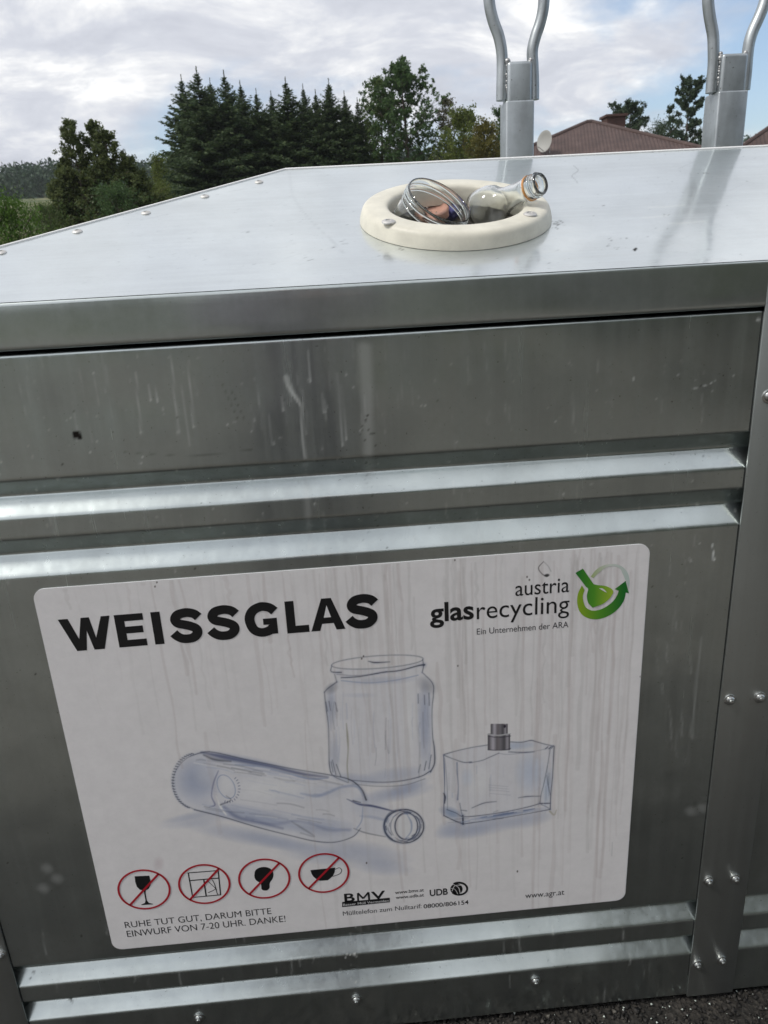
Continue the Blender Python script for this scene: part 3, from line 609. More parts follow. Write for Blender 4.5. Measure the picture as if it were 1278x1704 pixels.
    for _ in range(110):
        t_ = rg2.uniform(.02, .85); f_ = rg2.choice([rg2.uniform(0, .2), rg2.uniform(.72, .98), rg2.uniform(.1, .95)]); l = rg2.uniform(.04, .25)
        q_ = [(150+720*tt_, 470+125*tt_+f_*(245-10*tt_)+rg2.normal(0, 3)) for tt_ in (t_, t_+l*.5, min(t_+l, .98))]
        p.line(A(q_), rg2.uniform(.5, 2.6), (NV, BL, PW, LB)[rg2.integers(4)], rg2.uniform(.08, .34), 1.1, k=3)
    for _ in range(34):
        x = rg2.choice([rg2.uniform(195, 330), rg2.uniform(330, 1000), rg2.uniform(960, 1070)]); y0 = rg2.uniform(420, 720); l = rg2.uniform(30, 160)
        p.line(B([(x, y0), (x+rg2.normal(0, 4), y0+l)]), rg2.uniform(.5, 2.2), (NV, BL, PW, LB)[rg2.integers(4)], rg2.uniform(.06, .28), .9, smooth=False)
    for _ in range(26):
        x = rg2.uniform(220, 900); y0 = 905-(x-345)*.155+rg2.normal(0, 16); p.line(B([(x, y0), (x+rg2.uniform(20, 120), y0-rg2.uniform(3, 16))]), rg2.uniform(.5, 1.6), (NV, BL, PW)[rg2.integers(3)], rg2.uniform(.2, .6), .6, smooth=False)
    for k in range(36):
        a_ = 2*math.pi*k/36+rg2.normal(0, .05); r0 = rg2.uniform(.72, .98); p.line(A([(1098+86*r0*math.cos(a_+q_), 785+73*r0*math.sin(a_+q_)) for q_ in (0, .12, .25)]), rg2.uniform(.6, 1.8), (NV, NV, PW, BL)[rg2.integers(4)], rg2.uniform(.3, .8), .5, k=3)
    # metal spray head
    for x0, x1, y0, y1 in ((553, 735, 205, 332), (577, 713, 125, 203)):
        for k in range(24):
            f0 = k/24; x = x0+(x1-x0)*f0; val = 0.10+0.42*math.exp(-((f0-.22)/.12)**2)+0.30*math.exp(-((f0-.86)/.07)**2)+0.12*math.exp(-((f0-.55)/.1)**2)
            p.line(B([(x, y0), (x, y1)]), 1.9, (val, val*.95, val*1.05), 1.0, .5, smooth=False)
    p.line(B([(553, 207), (640, 214), (735, 200)]), 1.6, (.6, .6, .62), .9); p.line(B([(553, 222), (640, 232), (735, 220)]), 1.2, (.05, .05, .07), .9); p.line(B([(553, 330), (600, 336), (690, 334), (735, 322)]), 1.4, (.06, .06, .09), .8); p.blob(*B([(688, 140)])[0], 2.6, 3.6, 0, (.03, .02, .04), 1.6)
    # blistered spot and tiny marks
    p.line([(904, 935), (896, 945), (902, 955), (910, 959)], [1, 1.6, 1.6, 2.4], (.10, .10, .10), .9, .6); p.line([(904, 934), (912, 942), (917, 951)], [.8, 1, 1], (.35, .35, .35), .8, .6); p.blob(910, 957.5, 5.5, 3.2, -10, (.06, .06, .06), 1.5)
    for x, y in ((762, 1108), (261, 969), (258, 976), (877, 960), (881, 965), (757, 932), (861, 1450), (602, 1096), (605, 1092), (1066, 1126), (610, 1436)): p.blob(x, y, 1.7, 2.4, 0, (.08, .06, .05), 1.2)
    p.line([(1019, 1402), (1018, 1424)], 1.6, (.55, .55, .55), .5, .6)
    p.blob(264, 1437, 11, 14, 10, (.55, .42, .45), .3); p.line([(915, 1350), (922, 1356), (926, 1348)], [3, 2, 1], (.42, .38, .25), .6, 1)
    # dried vertical runs of dirty water over the whole print
    rng = np.random.default_rng(21); p.gain = (1.6, .85); p.fillgain = 1.0; p.halo = 0
    for _ in range(175):
        z = rng.random(); x = rng.choice([rng.normal(575, 70), rng.uniform(640, 1060), rng.uniform(640, 1060), rng.uniform(70, 560), rng.normal(960, 70)])
        if x < 90 or x > 1065: continue
        y0 = rng.uniform(900, 960) if rng.random() < .75 else rng.uniform(960, 1250); l = rng.uniform(80, 560); s = (842-x)/3440
        if x < 480: l *= .6
        w0 = rng.uniform(1.2, 5.0); k = 9
        pts = [(x+s*(y0+l*i/k-980)+rng.normal(0, 1.3), y0+l*i/k) for i in range(k+1)]
        c = (.46, .385, .365) if rng.random() < .6 else (.42, .405, .38)
        p.line(pts, [w0*rng.uniform(.5, 1.2) for _ in range(k+1)], c, rng.uniform(.06, .26), 1.1, k=3)
    return p.c
# board
me_pts = rounded(SX0, SX1, SZ0, SZ1, 0.017)
st = 0.00100; xs = np.arange(SX0+0.0005, SX1-0.0004, st); zs = np.arange(SZ0+0.0005, SZ1-0.0004, st)
XX, ZZ = np.meshgrid(xs, zs); PP = np.stack([XX, np.full_like(XX, SY-0.0002), ZZ], -1); ny, nx = XX.shape
idx = np.arange(ny*nx).reshape(ny, nx); q = np.stack([idx[:-1, :-1], idx[:-1, 1:], idx[1:, 1:], idx[1:, :-1]], -1).reshape(-1, 4)
co = PP.reshape(-1, 3)
def in_round(x, z, r=0.0165):
    dx = np.maximum(np.maximum(SX0+r-x, x-(SX1-r)), 0); dz = np.maximum(np.maximum(SZ0+r-z, z-(SZ1-r)), 0); return np.hypot(dx, dz) < r-0.0006
keep = in_round(co[:, 0], co[:, 2])[q].all(1)
def sign_mat():
    mt, t, out = new_mat('printed_sign'); at = N(t, 'ShaderNodeAttribute', attribute_name='print')
    b = N(t, 'ShaderNodeBsdfPrincipled'); b.inputs['Roughness'].default_value = 0.38; b.inputs['Specular IOR Level'].default_value = 0.35
    tcn = N(t, 'ShaderNodeTexCoord'); nz = N(t, 'ShaderNodeTexNoise', inp={'Scale': 40.0, 'Detail': 8.0, 'Roughness': 0.7}); L(t, tcn.outputs['Object'], nz.inputs['Vector'])
    rp = ramp(t, [(0.3, g(0.90)), (0.75, g(1.0))]); L(t, nz.outputs['Fac'], rp.inputs[0])
    mxx = N(t, 'ShaderNodeMix', data_type='RGBA', blend_type='MULTIPLY'); mxx.inputs[0].default_value = 1.0; L(t, at.outputs['Color'], mxx.inputs[6]); L(t, rp.outputs[0], mxx.inputs[7]); L(t, mxx.outputs[2], b.inputs['Base Color'])
    rr = ramp(t, [(0.3, g(0.30)), (0.7, g(0.5))]); L(t, nz.outputs['Fac'], rr.inputs[0]); L(t, rr.outputs[0], b.inputs['Roughness'])
    L(t, b.outputs[0], out.inputs[0]); return mt
M_sign = sign_mat()
bm = bmesh.new(); vs = [bm.verts.new((x, SY, z)) for x, z in me_pts]; f = bm.faces.new(vs)
ex = bmesh.ops.extrude_face_region(bm, geom=[f]); bmesh.ops.translate(bm, verts=[v for v in ex['geom'] if isinstance(v, bmesh.types.BMVert)], vec=(0, 0.0011, 0))
M_board = simple('sign_board', (0.78, 0.77, 0.775), 0.4)
sign = finish('sign', bm_mesh(bm), M_board, bin_)
sign['label'] = 'white information sign with rounded corners, printed glassware and round prohibition symbols'
pme = np_mesh(co, q[keep]); set_color(pme, 'print', sign_colours(co))
finish('printed_picture', pme, M_sign, sign)

M_ink = simple('black_ink', (0.012, 0.012, 0.013), 0.35, spec=0.4)
M_grey = simple('grey_ink', (0.045, 0.045, 0.05), 0.4)
M_red = simple('red_ink', (0.42, 0.012, 0.025), 0.4)
M_wink = simple('white_ink', (0.7, 0.7, 0.7), 0.4)
def gradient_ink(name, c0, c1, c2, x0, x1, zfac=0.0):
    mt, t, out = new_mat(name); b = N(t, 'ShaderNodeBsdfPrincipled'); b.inputs['Roughness'].default_value = .4
    tcn = N(t, 'ShaderNodeTexCoord'); sp = N(t, 'ShaderNodeSeparateXYZ'); L(t, tcn.outputs['Object'], sp.inputs[0])
    a = N(t, 'ShaderNodeMath', operation='MULTIPLY_ADD', inp={1: zfac}); L(t, sp.outputs[2], a.inputs[0]); L(t, sp.outputs[0], a.inputs[2])
    mr = N(t, 'ShaderNodeMapRange', inp={'From Min': x0, 'From Max': x1}); L(t, a.outputs[0], mr.inputs[0])
    rp = ramp(t, [(0, c0+(1,)), (.5, c1+(1,)), (1, c2+(1,))]); L(t, mr.outputs[0], rp.inputs[0]); L(t, rp.outputs[0], b.inputs['Base Color']); L(t, b.outputs[0], out.inputs[0]); return mt
TY = SY-0.00045
def text(body, lb, rb, cap, mat=M_ink, off=0.0, name='lettering', ty=TY, ref='H', shear=0.0):
    """lb/rb: left and right end of the base line, cap: a point at cap height over the left end"""
    c = bpy.data.curves.new('t', 'FONT'); c.body = body; c.offset = off; c.resolution_u = 5; c.shear = shear
    c2 = bpy.data.curves.new('t2', 'FONT'); c2.body = ref; c2.offset = off
    def tomesh(cv):
        o = bpy.data.objects.new('t', cv); COL.objects.link(o); dg = bpy.context.evaluated_depsgraph_get(); dg.update()
        me = bpy.data.meshes.new_from_object(o.evaluated_get(dg)); bpy.data.objects.remove(o); return me
    me = tomesh(c); mr = tomesh(c2); hr = max(v.co.y for v in mr.vertices); xs_ = [v.co.x for v in me.vertices]; xa, xb = min(xs_), max(xs_)
    Lp, Rp, Cp = on_front(*lb, ty), on_front(*rb, ty), on_front(*cap, ty)
    sx = (Rp[0]-Lp[0])/(xb-xa); zb = (Lp[2]+Rp[2])/2; sz = (Cp[2]-Lp[2])/hr
    for v in me.vertices: v.co = Vector((Lp[0]+(v.co.x-xa)*sx, ty, zb+v.co.y*sz))
    return finish(name, me, mat, sign)
def shape(polys, mat, name, ty=TY, parent=None):
    bm = bmesh.new()
    for pts in polys:
        P3 = [Vector(on_front(x, y, ty)) for x, y in pts]; vs = [bm.verts.new(p) for p in P3]
        for tri in tessellate_polygon([[Vector((p.x, p.z, 0)) for p in P3]]): bm.faces.new([vs[i] for i in tri])
    return finish(name, bm_mesh(bm), mat, parent or sign)
def stroke(bm, pts, wd, ty, closed=False):
    P2 = [on_front(x, y, ty) for x, y in pts]; n = len(P2); Lf, Rt = [], []
    for i in range(n):
        a = P2[(i-1) % n] if closed else P2[max(i-1, 0)]; b = P2[(i+1) % n] if closed else P2[min(i+1, n-1)]
        d = np.array([b[0]-a[0], 0, b[2]-a[2]]); d /= np.linalg.norm(d); nn = np.array([-d[2], 0, d[0]])*wd/2
        Lf.append(bm.verts.new(P2[i]+nn)); Rt.append(bm.verts.new(P2[i]-nn))
    for i in range(n if closed else n-1):
        j = (i+1) % n; bm.faces.new((Lf[i], Rt[i], Rt[j], Lf[j]))
K7 = lambda pts: [(540+x/2.458, 1420+y/2.458) for x, y in pts]
K6 = lambda pts: [(180+x/3.043, 1400+y/3.043) for x, y in pts]
K2 = lambda pts: [(700+x/3.363, 920+y/3.363) for x, y in pts]
# title, drawn letter by letter on the baseline grid of the sign (x: 0..1 over the word, y: 0..1 cap height)
tl, tr = on_front(97, 1030.5, TY), on_front(629, 989, TY); bl_ = on_front(123, 1083.5, TY)
K3 = lambda pts: [(80+x/2.2034, 960+y/2.2034) for x, y in pts]
def letter(x0, x1, polys, strokes=()):
    def mp_(u_, v_):
        xt = x0+u_*(x1-x0); ln = 22-.016*(xt-240); yt = 157-.0800*(xt-35); xb_ = xt+ln; yb = 259-.0832*(xb_-262); return (xt+ln*(1-v_), yt*v_+yb*(1-v_))
    sh = [K3([mp_(*p) for p in poly]) for poly in polys]
    if sh: shape(sh, M_ink, 'title_letter')
    for j, (sk, wd) in enumerate(strokes):
        bm = bmesh.new(); stroke(bm, K3([mp_(*p[:2]) for p in smooth_pts(sk, 7)]), wd, TY-.00015*(j+1)); finish('title_letter', bm_mesh(bm), M_ink, sign)
TW = 0.0142
M_wp = simple('white_print', (0.78, 0.77, 0.775), 0.4)
letter(35, 225, [[(0, 1), (.19, 1), (.335, .36), (.44, 1), (.60, 1), (.665, .36), (.83, 1), (1, 1), (.79, 0), (.59, 0), (.51, .60), (.44, 0), (.25, 0)]])
letter(240, 345, [[(0, 1), (1, 1), (1, .79), (.33, .79), (.33, .62), (.94, .62), (.94, .41), (.33, .41), (.33, .21), (1, .21), (1, 0), (0, 0)]])
letter(374, 408, [[(0, 1), (1, 1), (1, 0), (0, 0)]])
SS = [(.96, .74), (.84, .84), (.66, .895), (.48, .90), (.26, .85), (.155, .72), (.22, .60), (.45, .535), (.66, .475), (.84, .38), (.85, .24), (.70, .125), (.50, .098), (.30, .12), (.14, .20), (.035, .30)]
for x0_, x1_ in ((444, 550), (581, 688), (1094, 1200)): letter(x0_, x1_, [], [(SS, TW)])
letter(716, 832, [], [([(.95, .73), (.82, .84), (.66, .893), (.50, .895), (.28, .80), (.155, .62), (.15, .42), (.25, .20), (.46, .103), (.66, .12), (.80, .18), (.865, .26)], TW)])
letter(716, 832, [[(.56, .52), (1, .52), (1, .03), (.76, .03), (.76, .33), (.56, .33)]])
letter(866, 948, [[(0, 1), (.40, 1), (.40, .22), (1, .22), (1, 0), (0, 0)]])
letter(955, 1082, [[(.36, 1), (.64, 1), (1, 0), (.74, 0), (.67, .21), (.33, .21), (.26, 0), (0, 0)]])
def amap(u_, v_):
    x0, x1 = 955, 1082; xt = x0+u_*(x1-x0); ln = 22-.016*(xt-240); yt = 157-.0800*(xt-35); yb = 259-.0832*(xt+ln-262); return (xt+ln*(1-v_), yt*v_+yb*(1-v_))
shape([K3([amap(.50, .78), amap(.605, .40), amap(.395, .40)])], M_wp, 'letter_counter', TY-.0003)
text('austria', (857.5, 991.3), (947, 985.3), (856.2, 966.5), M_ink, 0.0, 'lettering')
text('glas', (715.5, 1034.5), (788.5, 1029.5), (714.5, 1003.5), M_ink, 0.022, 'lettering', ref='l')
text('recycling', (793.5, 1029.5), (947, 1019.5), (792, 1000.3), M_ink, -0.002, 'lettering', ref='l')
text('Ein Unternehmen der ARA', (793.5, 1055.5), (945.8, 1044.5), (793, 1045.6), M_grey, -0.002)
text('RUHE TUT GUT, DARUM BITTE', (208.5, 1543.5), (452, 1521.5), (207, 1533.6), M_ink, -0.006)
text('EINWURF VON 7-20 UHR. DANKE!', (212, 1558.7), (475.5, 1534.3), (210.5, 1548.5), M_ink, -0.006)
text('B', (573.5, 1501.2), (590.5, 1499.5), (572.5, 1487.5), M_ink, 0.02)
bm = bmesh.new(); MP = [(596.0, 1499.3), (595.4, 1486.2), (604.4, 1495.2), (613.2, 1484.7), (614.2, 1497.4)]
for k in range(4): stroke(bm, MP[k:k+2], .0032, TY-.00004*k)
pass; finish('lettering', bm_mesh(bm), M_ink, sign)
text('V', (618.0, 1497.0), (641.5, 1495), (617.5, 1484.0), M_ink, 0.02)
shape([K7([(72, 199), (180, 190), (267, 181.5), (267, 200), (72, 220)])], M_ink, 'logo_band')
text('Besser Müll Vermeiden', (571, 1507.8), (647, 1500.4), (571, 1504.0), M_wink, 0.004, ty=TY-0.0003)
text('www.bmv.at', (657.5, 1487.6), (705.5, 1483.3), (657.3, 1482.4), M_ink, 0.006)
text('www.udb.at', (658.7, 1496.0), (705.5, 1491.7), (658.5, 1490.8), M_ink, 0.006)
text('UDB', (715.3, 1491.2), (745.2, 1488.3), (714.9, 1480.8), M_ink, 0.022)
text('Mülltelefon zum Nulltarif:', (570.8, 1523.5), (701.5, 1511.4), (570.3, 1516.5), M_grey, -0.002)
text('08000/806154', (705, 1511.3), (779.6, 1504.8), (704.6, 1504.6), M_ink, 0.005)
text('www.agr.at', (874, 1494.8), (938.8, 1488.8), (873.8, 1485.8), M_grey, 0.0)
# swirl beside UDB
bm = bmesh.new()
tt = [R(a) for a in range(-130, 141, 10)]
cx, cy = 763.5, 1478.8
outer = [(cx+15.6*math.cos(a), cy+11.6*math.sin(a)) for a in tt]; inner = [(cx+1.0+11.5*math.cos(a)*(.98), cy+0.2+8.4*math.sin(a)) for a in tt]
for i in range(len(tt)-1): bm.faces.new([bm.verts.new(on_front(*pp, TY)) for pp in (outer[i], outer[i+1], inner[i+1], inner[i])])
finish('logo_swirl', bm_mesh(bm), M_ink, sign)
shape([[(759.5+10.2*math.cos(R(a)), 1479.5+9.0*math.sin(R(a))) for a in range(0, 360, 12)]], M_ink, 'logo_ball')
bm = bmesh.new(); stroke(bm, smooth_pts([(752, 1483), (757, 1474), (768, 1473)], 5), .0012, TY-.0003); stroke(bm, smooth_pts([(755, 1472), (763, 1477), (766, 1487)], 5), .0012, TY-.0003); stroke(bm, smooth_pts([(750, 1478), (757, 1480), (762, 1488)], 5), .0008, TY-.0003)
finish('logo_highlight', bm_mesh(bm), M_wink, sign)
# prohibition symbols
LB0 = base_of(sign)
circ = [((46, 318, 143, 345), ((112, 318), (258, 170))), ((353, 621, 115, 318), ((414, 292), (564, 143))), ((657, 924, 87, 291), ((716, 265), (866, 119))), ((961, 1223, 58, 263), ((1019, 237), (1168, 90)))]
names = ('glass_goblet_symbol', 'broken_window_symbol', 'light_bulb_symbol', 'teacup_symbol')
for i, ((x0, x1, y0, y1), sl_) in enumerate(circ):
    c = on_front(*K6([((x0+x1)/2, (y0+y1)/2)])[0], TY); r_ = (on_front(*K6([(x1, (y0+y1)/2)])[0], TY)[0]-on_front(*K6([(x0, (y0+y1)/2)])[0], TY)[0])/2
    bm = bmesh.new(); n = 64; ro, ri, rz = r_, r_-0.0034, 0.985
    A_ = [bm.verts.new((c[0]+ro*math.cos(2*math.pi*k/n), TY-.0004, c[2]+rz*ro*math.sin(2*math.pi*k/n))) for k in range(n)]; B_ = [bm.verts.new((c[0]+ri*math.cos(2*math.pi*k/n), TY-.0004, c[2]+rz*ri*math.sin(2*math.pi*k/n))) for k in range(n)]
    for k in range(n): bm.faces.new((A_[k], A_[(k+1) % n], B_[(k+1) % n], B_[k]))
    d = Vector((math.cos(R(47)), 0, math.sin(R(47)))); pp = Vector((-d.z, 0, d.x))*0.0019; cc_ = Vector((c[0], TY-.0004, c[2]))
    e = r_-0.002; vs = [bm.verts.new(cc_+d*e+pp), bm.verts.new(cc_-d*e+pp), bm.verts.new(cc_-d*e-pp), bm.verts.new(cc_+d*e-pp)]; bm.faces.new(vs)
    finish('prohibition_circle', bm_mesh(bm), M_red, sign)
goblet = [(134, 177), (208, 174), (214, 200), (215, 222), (205, 240), (190, 249), (189, 262), (196, 300), (206, 312), (228, 317), (228, 319), (168, 323), (168, 320), (186, 312), (189, 300), (182, 262), (180, 250), (160, 245), (145, 230), (137, 205)]
shape([K6(goblet)], M_ink, 'goblet_symbol')
bulb = [(740, 172), (744, 150), (760, 136), (785, 130), (812, 134), (830, 147), (837, 168), (832, 190), (820, 207), (817, 220), (818, 232), (812, 243), (802, 249), (785, 248), (776, 240), (775, 225), (770, 212), (752, 200), (743, 188)]
shape([K6([tuple(x) for x in smooth_pts(bulb+[bulb[0]], 3)][:-1])], M_ink, 'bulb_symbol')
shape([K6([(1024, 146), (1150, 133), (1147, 155), (1138, 175), (1122, 190), (1112, 197), (1074, 200), (1060, 196), (1040, 180), (1030, 165)])], M_ink, 'teacup_symbol')
bm = bmesh.new(); stroke(bm, K6(smooth_pts([(1150, 142), (1170, 134), (1182, 145), (1176, 162), (1155, 172), (1136, 178)], 5)), .0011, TY); finish('teacup_handle_symbol', bm_mesh(bm), M_ink, sign)
bm = bmesh.new()
for pts, wd, cl in (([(405, 160), (557, 148), (569, 271), (428, 284)], .0026, True), ([(411, 199), (561, 186)], .0020, False), ([(484, 194), (496, 277)], .0022, False), ([(527, 194), (538, 215), (546, 240), (530, 250), (505, 260)], .0012, False), ([(505, 202), (530, 225), (550, 245)], .0010, False), ([(546, 240), (551, 262), (556, 270)], .0012, False)):
    stroke(bm, K6(pts), wd, TY, cl)
finish('broken_window_symbol', bm_mesh(bm), M_ink, sign)
# green bottle and arrow emblem
gx0 = on_front(958, 980)[0]-LB0.x; gx1 = on_front(1048, 980)[0]-LB0.x
M_g1 = gradient_ink('green_ink_arrow', (0.28, 0.42, 0.02), (0.09, 0.30, 0.02), (0.01, 0.15, 0.02), gx0, gx1-.01)
M_g2 = gradient_ink('green_ink_bottle', (0.015, 0.17, 0.02), (0.08, 0.30, 0.02), (0.34, 0.50, 0.04), gx0, gx0+.055)
M_g3 = gradient_ink('pale_green_ink', (0.30, 0.40, 0.08), (0.62, 0.66, 0.60), (0.50, 0.60, 0.56), gx0+.015, gx1)
sm = lambda pts, k=4: [tuple(x) for x in smooth_pts(list(pts)+[pts[0]], k)][:-1]
shape([K2([(866, 112), (908, 88), (968, 175)]+[tuple(x) for x in smooth_pts([(968, 175), (990, 180), (1040, 187), (1078, 213), (1060, 252), (1020, 285), (962, 307)], 4)][1:]+[tuple(x) for x in smooth_pts([(962, 307), (938, 280), (930, 240), (938, 203), (925, 190)], 4)][1:])], M_g2, 'emblem_bottle', TY-.0003)
arr_o = smooth_pts([(902, 182), (880, 230), (876, 280), (888, 325), (915, 355), (960, 371), (1010, 368), (1065, 345), (1110, 308), (1138, 265), (1148, 222)], 4)
arr_i = smooth_pts([(1108, 212), (1098, 240), (1075, 272), (1040, 300), (995, 320), (955, 322), (925, 305), (912, 275), (908, 240), (918, 208)], 4)
shape([K2([tuple(x) for x in arr_o]+[(1166, 226), (1147, 157), (1086, 203)]+[tuple(x) for x in arr_i])], M_g1, 'emblem_arrow')
tail_o = smooth_pts([(952, 132), (985, 92), (1030, 68), (1080, 62), (1125, 75), (1156, 108), (1168, 150), (1166, 205)], 4); tail_i = smooth_pts([(1150, 160), (1132, 120), (1115, 88), (1080, 76), (1040, 82), (1000, 108), (966, 142)], 4)
shape([K2([tuple(x) for x in tail_o]+[tuple(x) for x in tail_i])], M_g3, 'emblem_loop')
shape([K2(sm([(998, 198), (1020, 200), (1042, 222), (1020, 212)], 3))], M_wink, 'emblem_highlight', TY-.0006)

# ================================================================== THINGS LYING IN THE MOUTH
def glass(name, col, rough=0.02):
    mt, t, out = new_mat(name)
    b = N(t, 'ShaderNodeBsdfPrincipled'); b.inputs['Base Color'].default_value = tuple(col)+(1,); b.inputs['Roughness'].default_value = rough
    b.inputs['Transmission Weight'].default_value = 1.0; b.inputs['IOR'].default_value = 1.47
    # let daylight through thin glass
    L(t, b.outputs[0], out.inputs[0]); return mt
M_glass = glass('clear_glass', (0.95, 0.975, 0.965)); M_glass2 = glass('dusty_clear_glass', (0.96, 0.975, 0.96), 0.10)
CA = lambda r_, u_, f_: Vector((CM @ np.array([r_, u_, f_])).tolist())
def local_dir(px, py, r_, u_, f_):
    f = Vector(ray(px, py).tolist()).normalized(); rt = Vector(CM[:, 0].tolist()); rt = (rt-f*rt.dot(f)).normalized(); up = rt.cross(f)
    return (rt*r_+up*u_+f*f_).normalized()
ja = local_dir(732, 332, 0.435, 0.80, -0.42)
jc = Vector(on_lid(732, 332, 0.0315))
RJ = 0.0520
def helix_thread(ax, r, h0, h1, tr, turns=1.0, n=80, ph=0.0):
    bm = bmesh.new(); pts = [ax @ Vector((r*math.cos(ph+2*math.pi*turns*i/n), r*math.sin(ph+2*math.pi*turns*i/n), h0+(h1-h0)*i/n)) for i in range(n+1)]
    tube(bm, pts, [tr*min(1, i/5, (n-i)/5)+0.0002 for i in range(n+1)], 8); return bm
jax = axis_matrix(jc, ja)
jroot = empty('glass_jar', jc - ja*0.098); tag(jroot, 'open clear glass jar tilted in the cream ring, left of the bottle', 'jar')
bm = bmesh.new(); tw = 0.0020
outp = [(0, -0.098), (0.040, -0.097), (0.048, -0.092), (0.0525, -0.080), (0.0535, -0.06), (0.0538, -0.045), (0.0535, -0.034), (0.0520, -0.026), (0.0508, -0.021), (0.0508, -0.004), (0.0520, -0.002)]
inp_ = [(0.0505, 0.0002), (0.0490, -0.001), (0.0487, -0.021), (0.0498, -0.027), (0.0513, -0.035), (0.0516, -0.046), (0.0512, -0.060), (0.0502, -0.079), (0.046, -0.090), (0.038, -0.093), (0, -0.094)]
lathe(bm, [tuple(x) for x in resample([np.array(x) for x in outp+inp_], 0.006)], jax, 72)
# three raised thread rings and embossed bumps in the same glass
finish('jar_body', bm_mesh(bm), M_glass, jroot, smooth=70)
for k in range(3):
    finish('screw_thread', bm_mesh(helix_thread(jax, 0.0516, -0.0165+k*0.0012, -0.0055+k*0.0012, 0.0016, 0.62, 60, k*2.1)), M_glass, jroot, smooth=70)
bm = bmesh.new(); pts = [jax @ Vector((0.0514*math.cos(2*math.pi*i/72), 0.0514*math.sin(2*math.pi*i/72), -0.0205)) for i in range(73)]; tube(bm, pts, 0.0015, 8, cap=False); finish('neck_bead', bm_mesh(bm), M_glass, jroot, smooth=70)
bm = bmesh.new()
for k in range(40):
    a = 2*math.pi*k/40
    for h in (-0.047, -0.053):
        bmesh.ops.create_icosphere(bm, subdivisions=1, radius=0.0016, matrix=Matrix.Translation(jax @ Vector((0.0537*math.cos(a), 0.0537*math.sin(a), h+0.002*math.sin(k*3)))))
finish('embossing', bm_mesh(bm), M_glass, jroot, smooth=80)
# bottle
ba = local_dir(901, 305, 0.74, 0.335, -0.58)
bc = Vector(on_lid(901, 304.5, 0.058))
bax = axis_matrix(bc, ba)
broot = empty('glass_bottle', bc - ba*0.12); tag(broot, 'clear glass bottle with bare screw neck pointing right out of the cream ring', 'bottle')
bm = bmesh.new()
bo = [(0, -0.128), (0.021, -0.128), (0.0265, -0.123), (0.0275, -0.110), (0.0270, -0.097), (0.0240, -0.086), (0.0185, -0.077), (0.0152, -0.066), (0.0142, -0.050), (0.0138, -0.030), (0.0150, -0.027), (0.0150, -0.024), (0.0138, -0.022), (0.0138, -0.002)]
bi = [(0.0125, 0.0), (0.0108, -0.001), (0.0108, -0.05), (0.0125, -0.067), (0.0160, -0.079), (0.0215, -0.088), (0.0245, -0.098), (0.0250, -0.110), (0.0240, -0.121), (0.019, -0.125), (0, -0.125)]
SC = 1.16
lathe(bm, [(r_*SC, h_) for r_, h_ in [tuple(x) for x in resample([np.array(x) for x in bo+bi], 0.005)]], bax, 56)
finish('bottle_body', bm_mesh(bm), M_glass2, broot, smooth=70)
for k in range(2): finish('screw_thread', bm_mesh(helix_thread(bax, 0.0142*SC, -0.016+k*0.0055, -0.0115+k*0.0055, 0.0013, 0.95, 50, k*2.6)), M_glass, broot, smooth=70)
bm = bmesh.new(); lathe(bm, [(0.0142*SC, -0.0225), (0.0158*SC, -0.0225), (0.0158*SC, -0.0195), (0.0142*SC, -0.0195)], bax, 40, closed=True); finish('neck_ring', bm_mesh(bm), simple('orange_plastic', (0.62, 0.30, 0.10), 0.4), broot, smooth=50)
# pinkish jar lid, purple crumpled wrapper and a dark bag in the mouth behind and under the glass
def disc_lid():
    c = Vector(on_lid(717, 352, -0.012)); ax = axis_matrix(c, CA(-0.15, 0.75, -0.62)); bm = bmesh.new()
    lathe(bm, [(0, 0.003), (0.022, 0.003), (0.025, 0.0045), (0.0285, 0.003), (0.030, 0), (0.030, -0.009), (0.0285, -0.0095), (0.0275, -0.002), (0, 0.001)], ax, 48)
    o = finish('jar_lid', bm_mesh(bm), simple('salmon_lacquer', (0.55, 0.30, 0.23), 0.35, noise=(40, 0.2)), None, smooth=60, loc=tuple(c))
    tag(o, 'round salmon pink metal lid seen through the open glass jar', 'lid')
disc_lid()
def crumple(name, c, rx, ry, rz, mat, label, cat, seed, freq=24, amp=.3):
    rg = np.random.default_rng(seed); bm = bmesh.new(); bmesh.ops.create_icosphere(bm, subdivisions=5, radius=1.0)
    W = [(rg.normal(0, 1, 3), rg.uniform(0, 6.28), rg.uniform(.4, 1)) for _ in range(14)]
    for v in bm.verts:
        p0 = np.array(v.co); d = sum(a*abs(math.sin(2.6*(k @ p0)+ph)) for k, ph, a in W)/len(W)
        v.co = Vector(p0*(1-amp+amp*2*d)); v.co.x *= rx; v.co.y *= ry; v.co.z *= rz; v.co += Vector(c)
    o = finish(name, bm_mesh(bm), mat, None, smooth=30, loc=tuple(c)); tag(o, label, cat); return o
crumple('crumpled_wrapper', Vector(on_lid(754, 352, -0.020)), .016, .016, .014, simple('purple_foil', (0.12, 0.12, 0.32), 0.3, 0.3), 'small crumpled purple wrapper seen through the mouth of the jar', 'wrapper', 3)
crumple('crumpled_paper', Vector(on_lid(803, 344, -0.020)), .034, .034, .030, simple('white_tissue', (0.78, 0.76, 0.70), 0.7), 'crumpled off-white paper in the opening under the clear bottle', 'paper', 8)
crumple('plastic_bag', Vector(on_lid(808, 356, -0.062)), .045, .05, .02, simple('black_film', (0.018, 0.016, 0.02), 0.3), 'crumpled black plastic bag in the opening under the bottle', 'bag', 5)

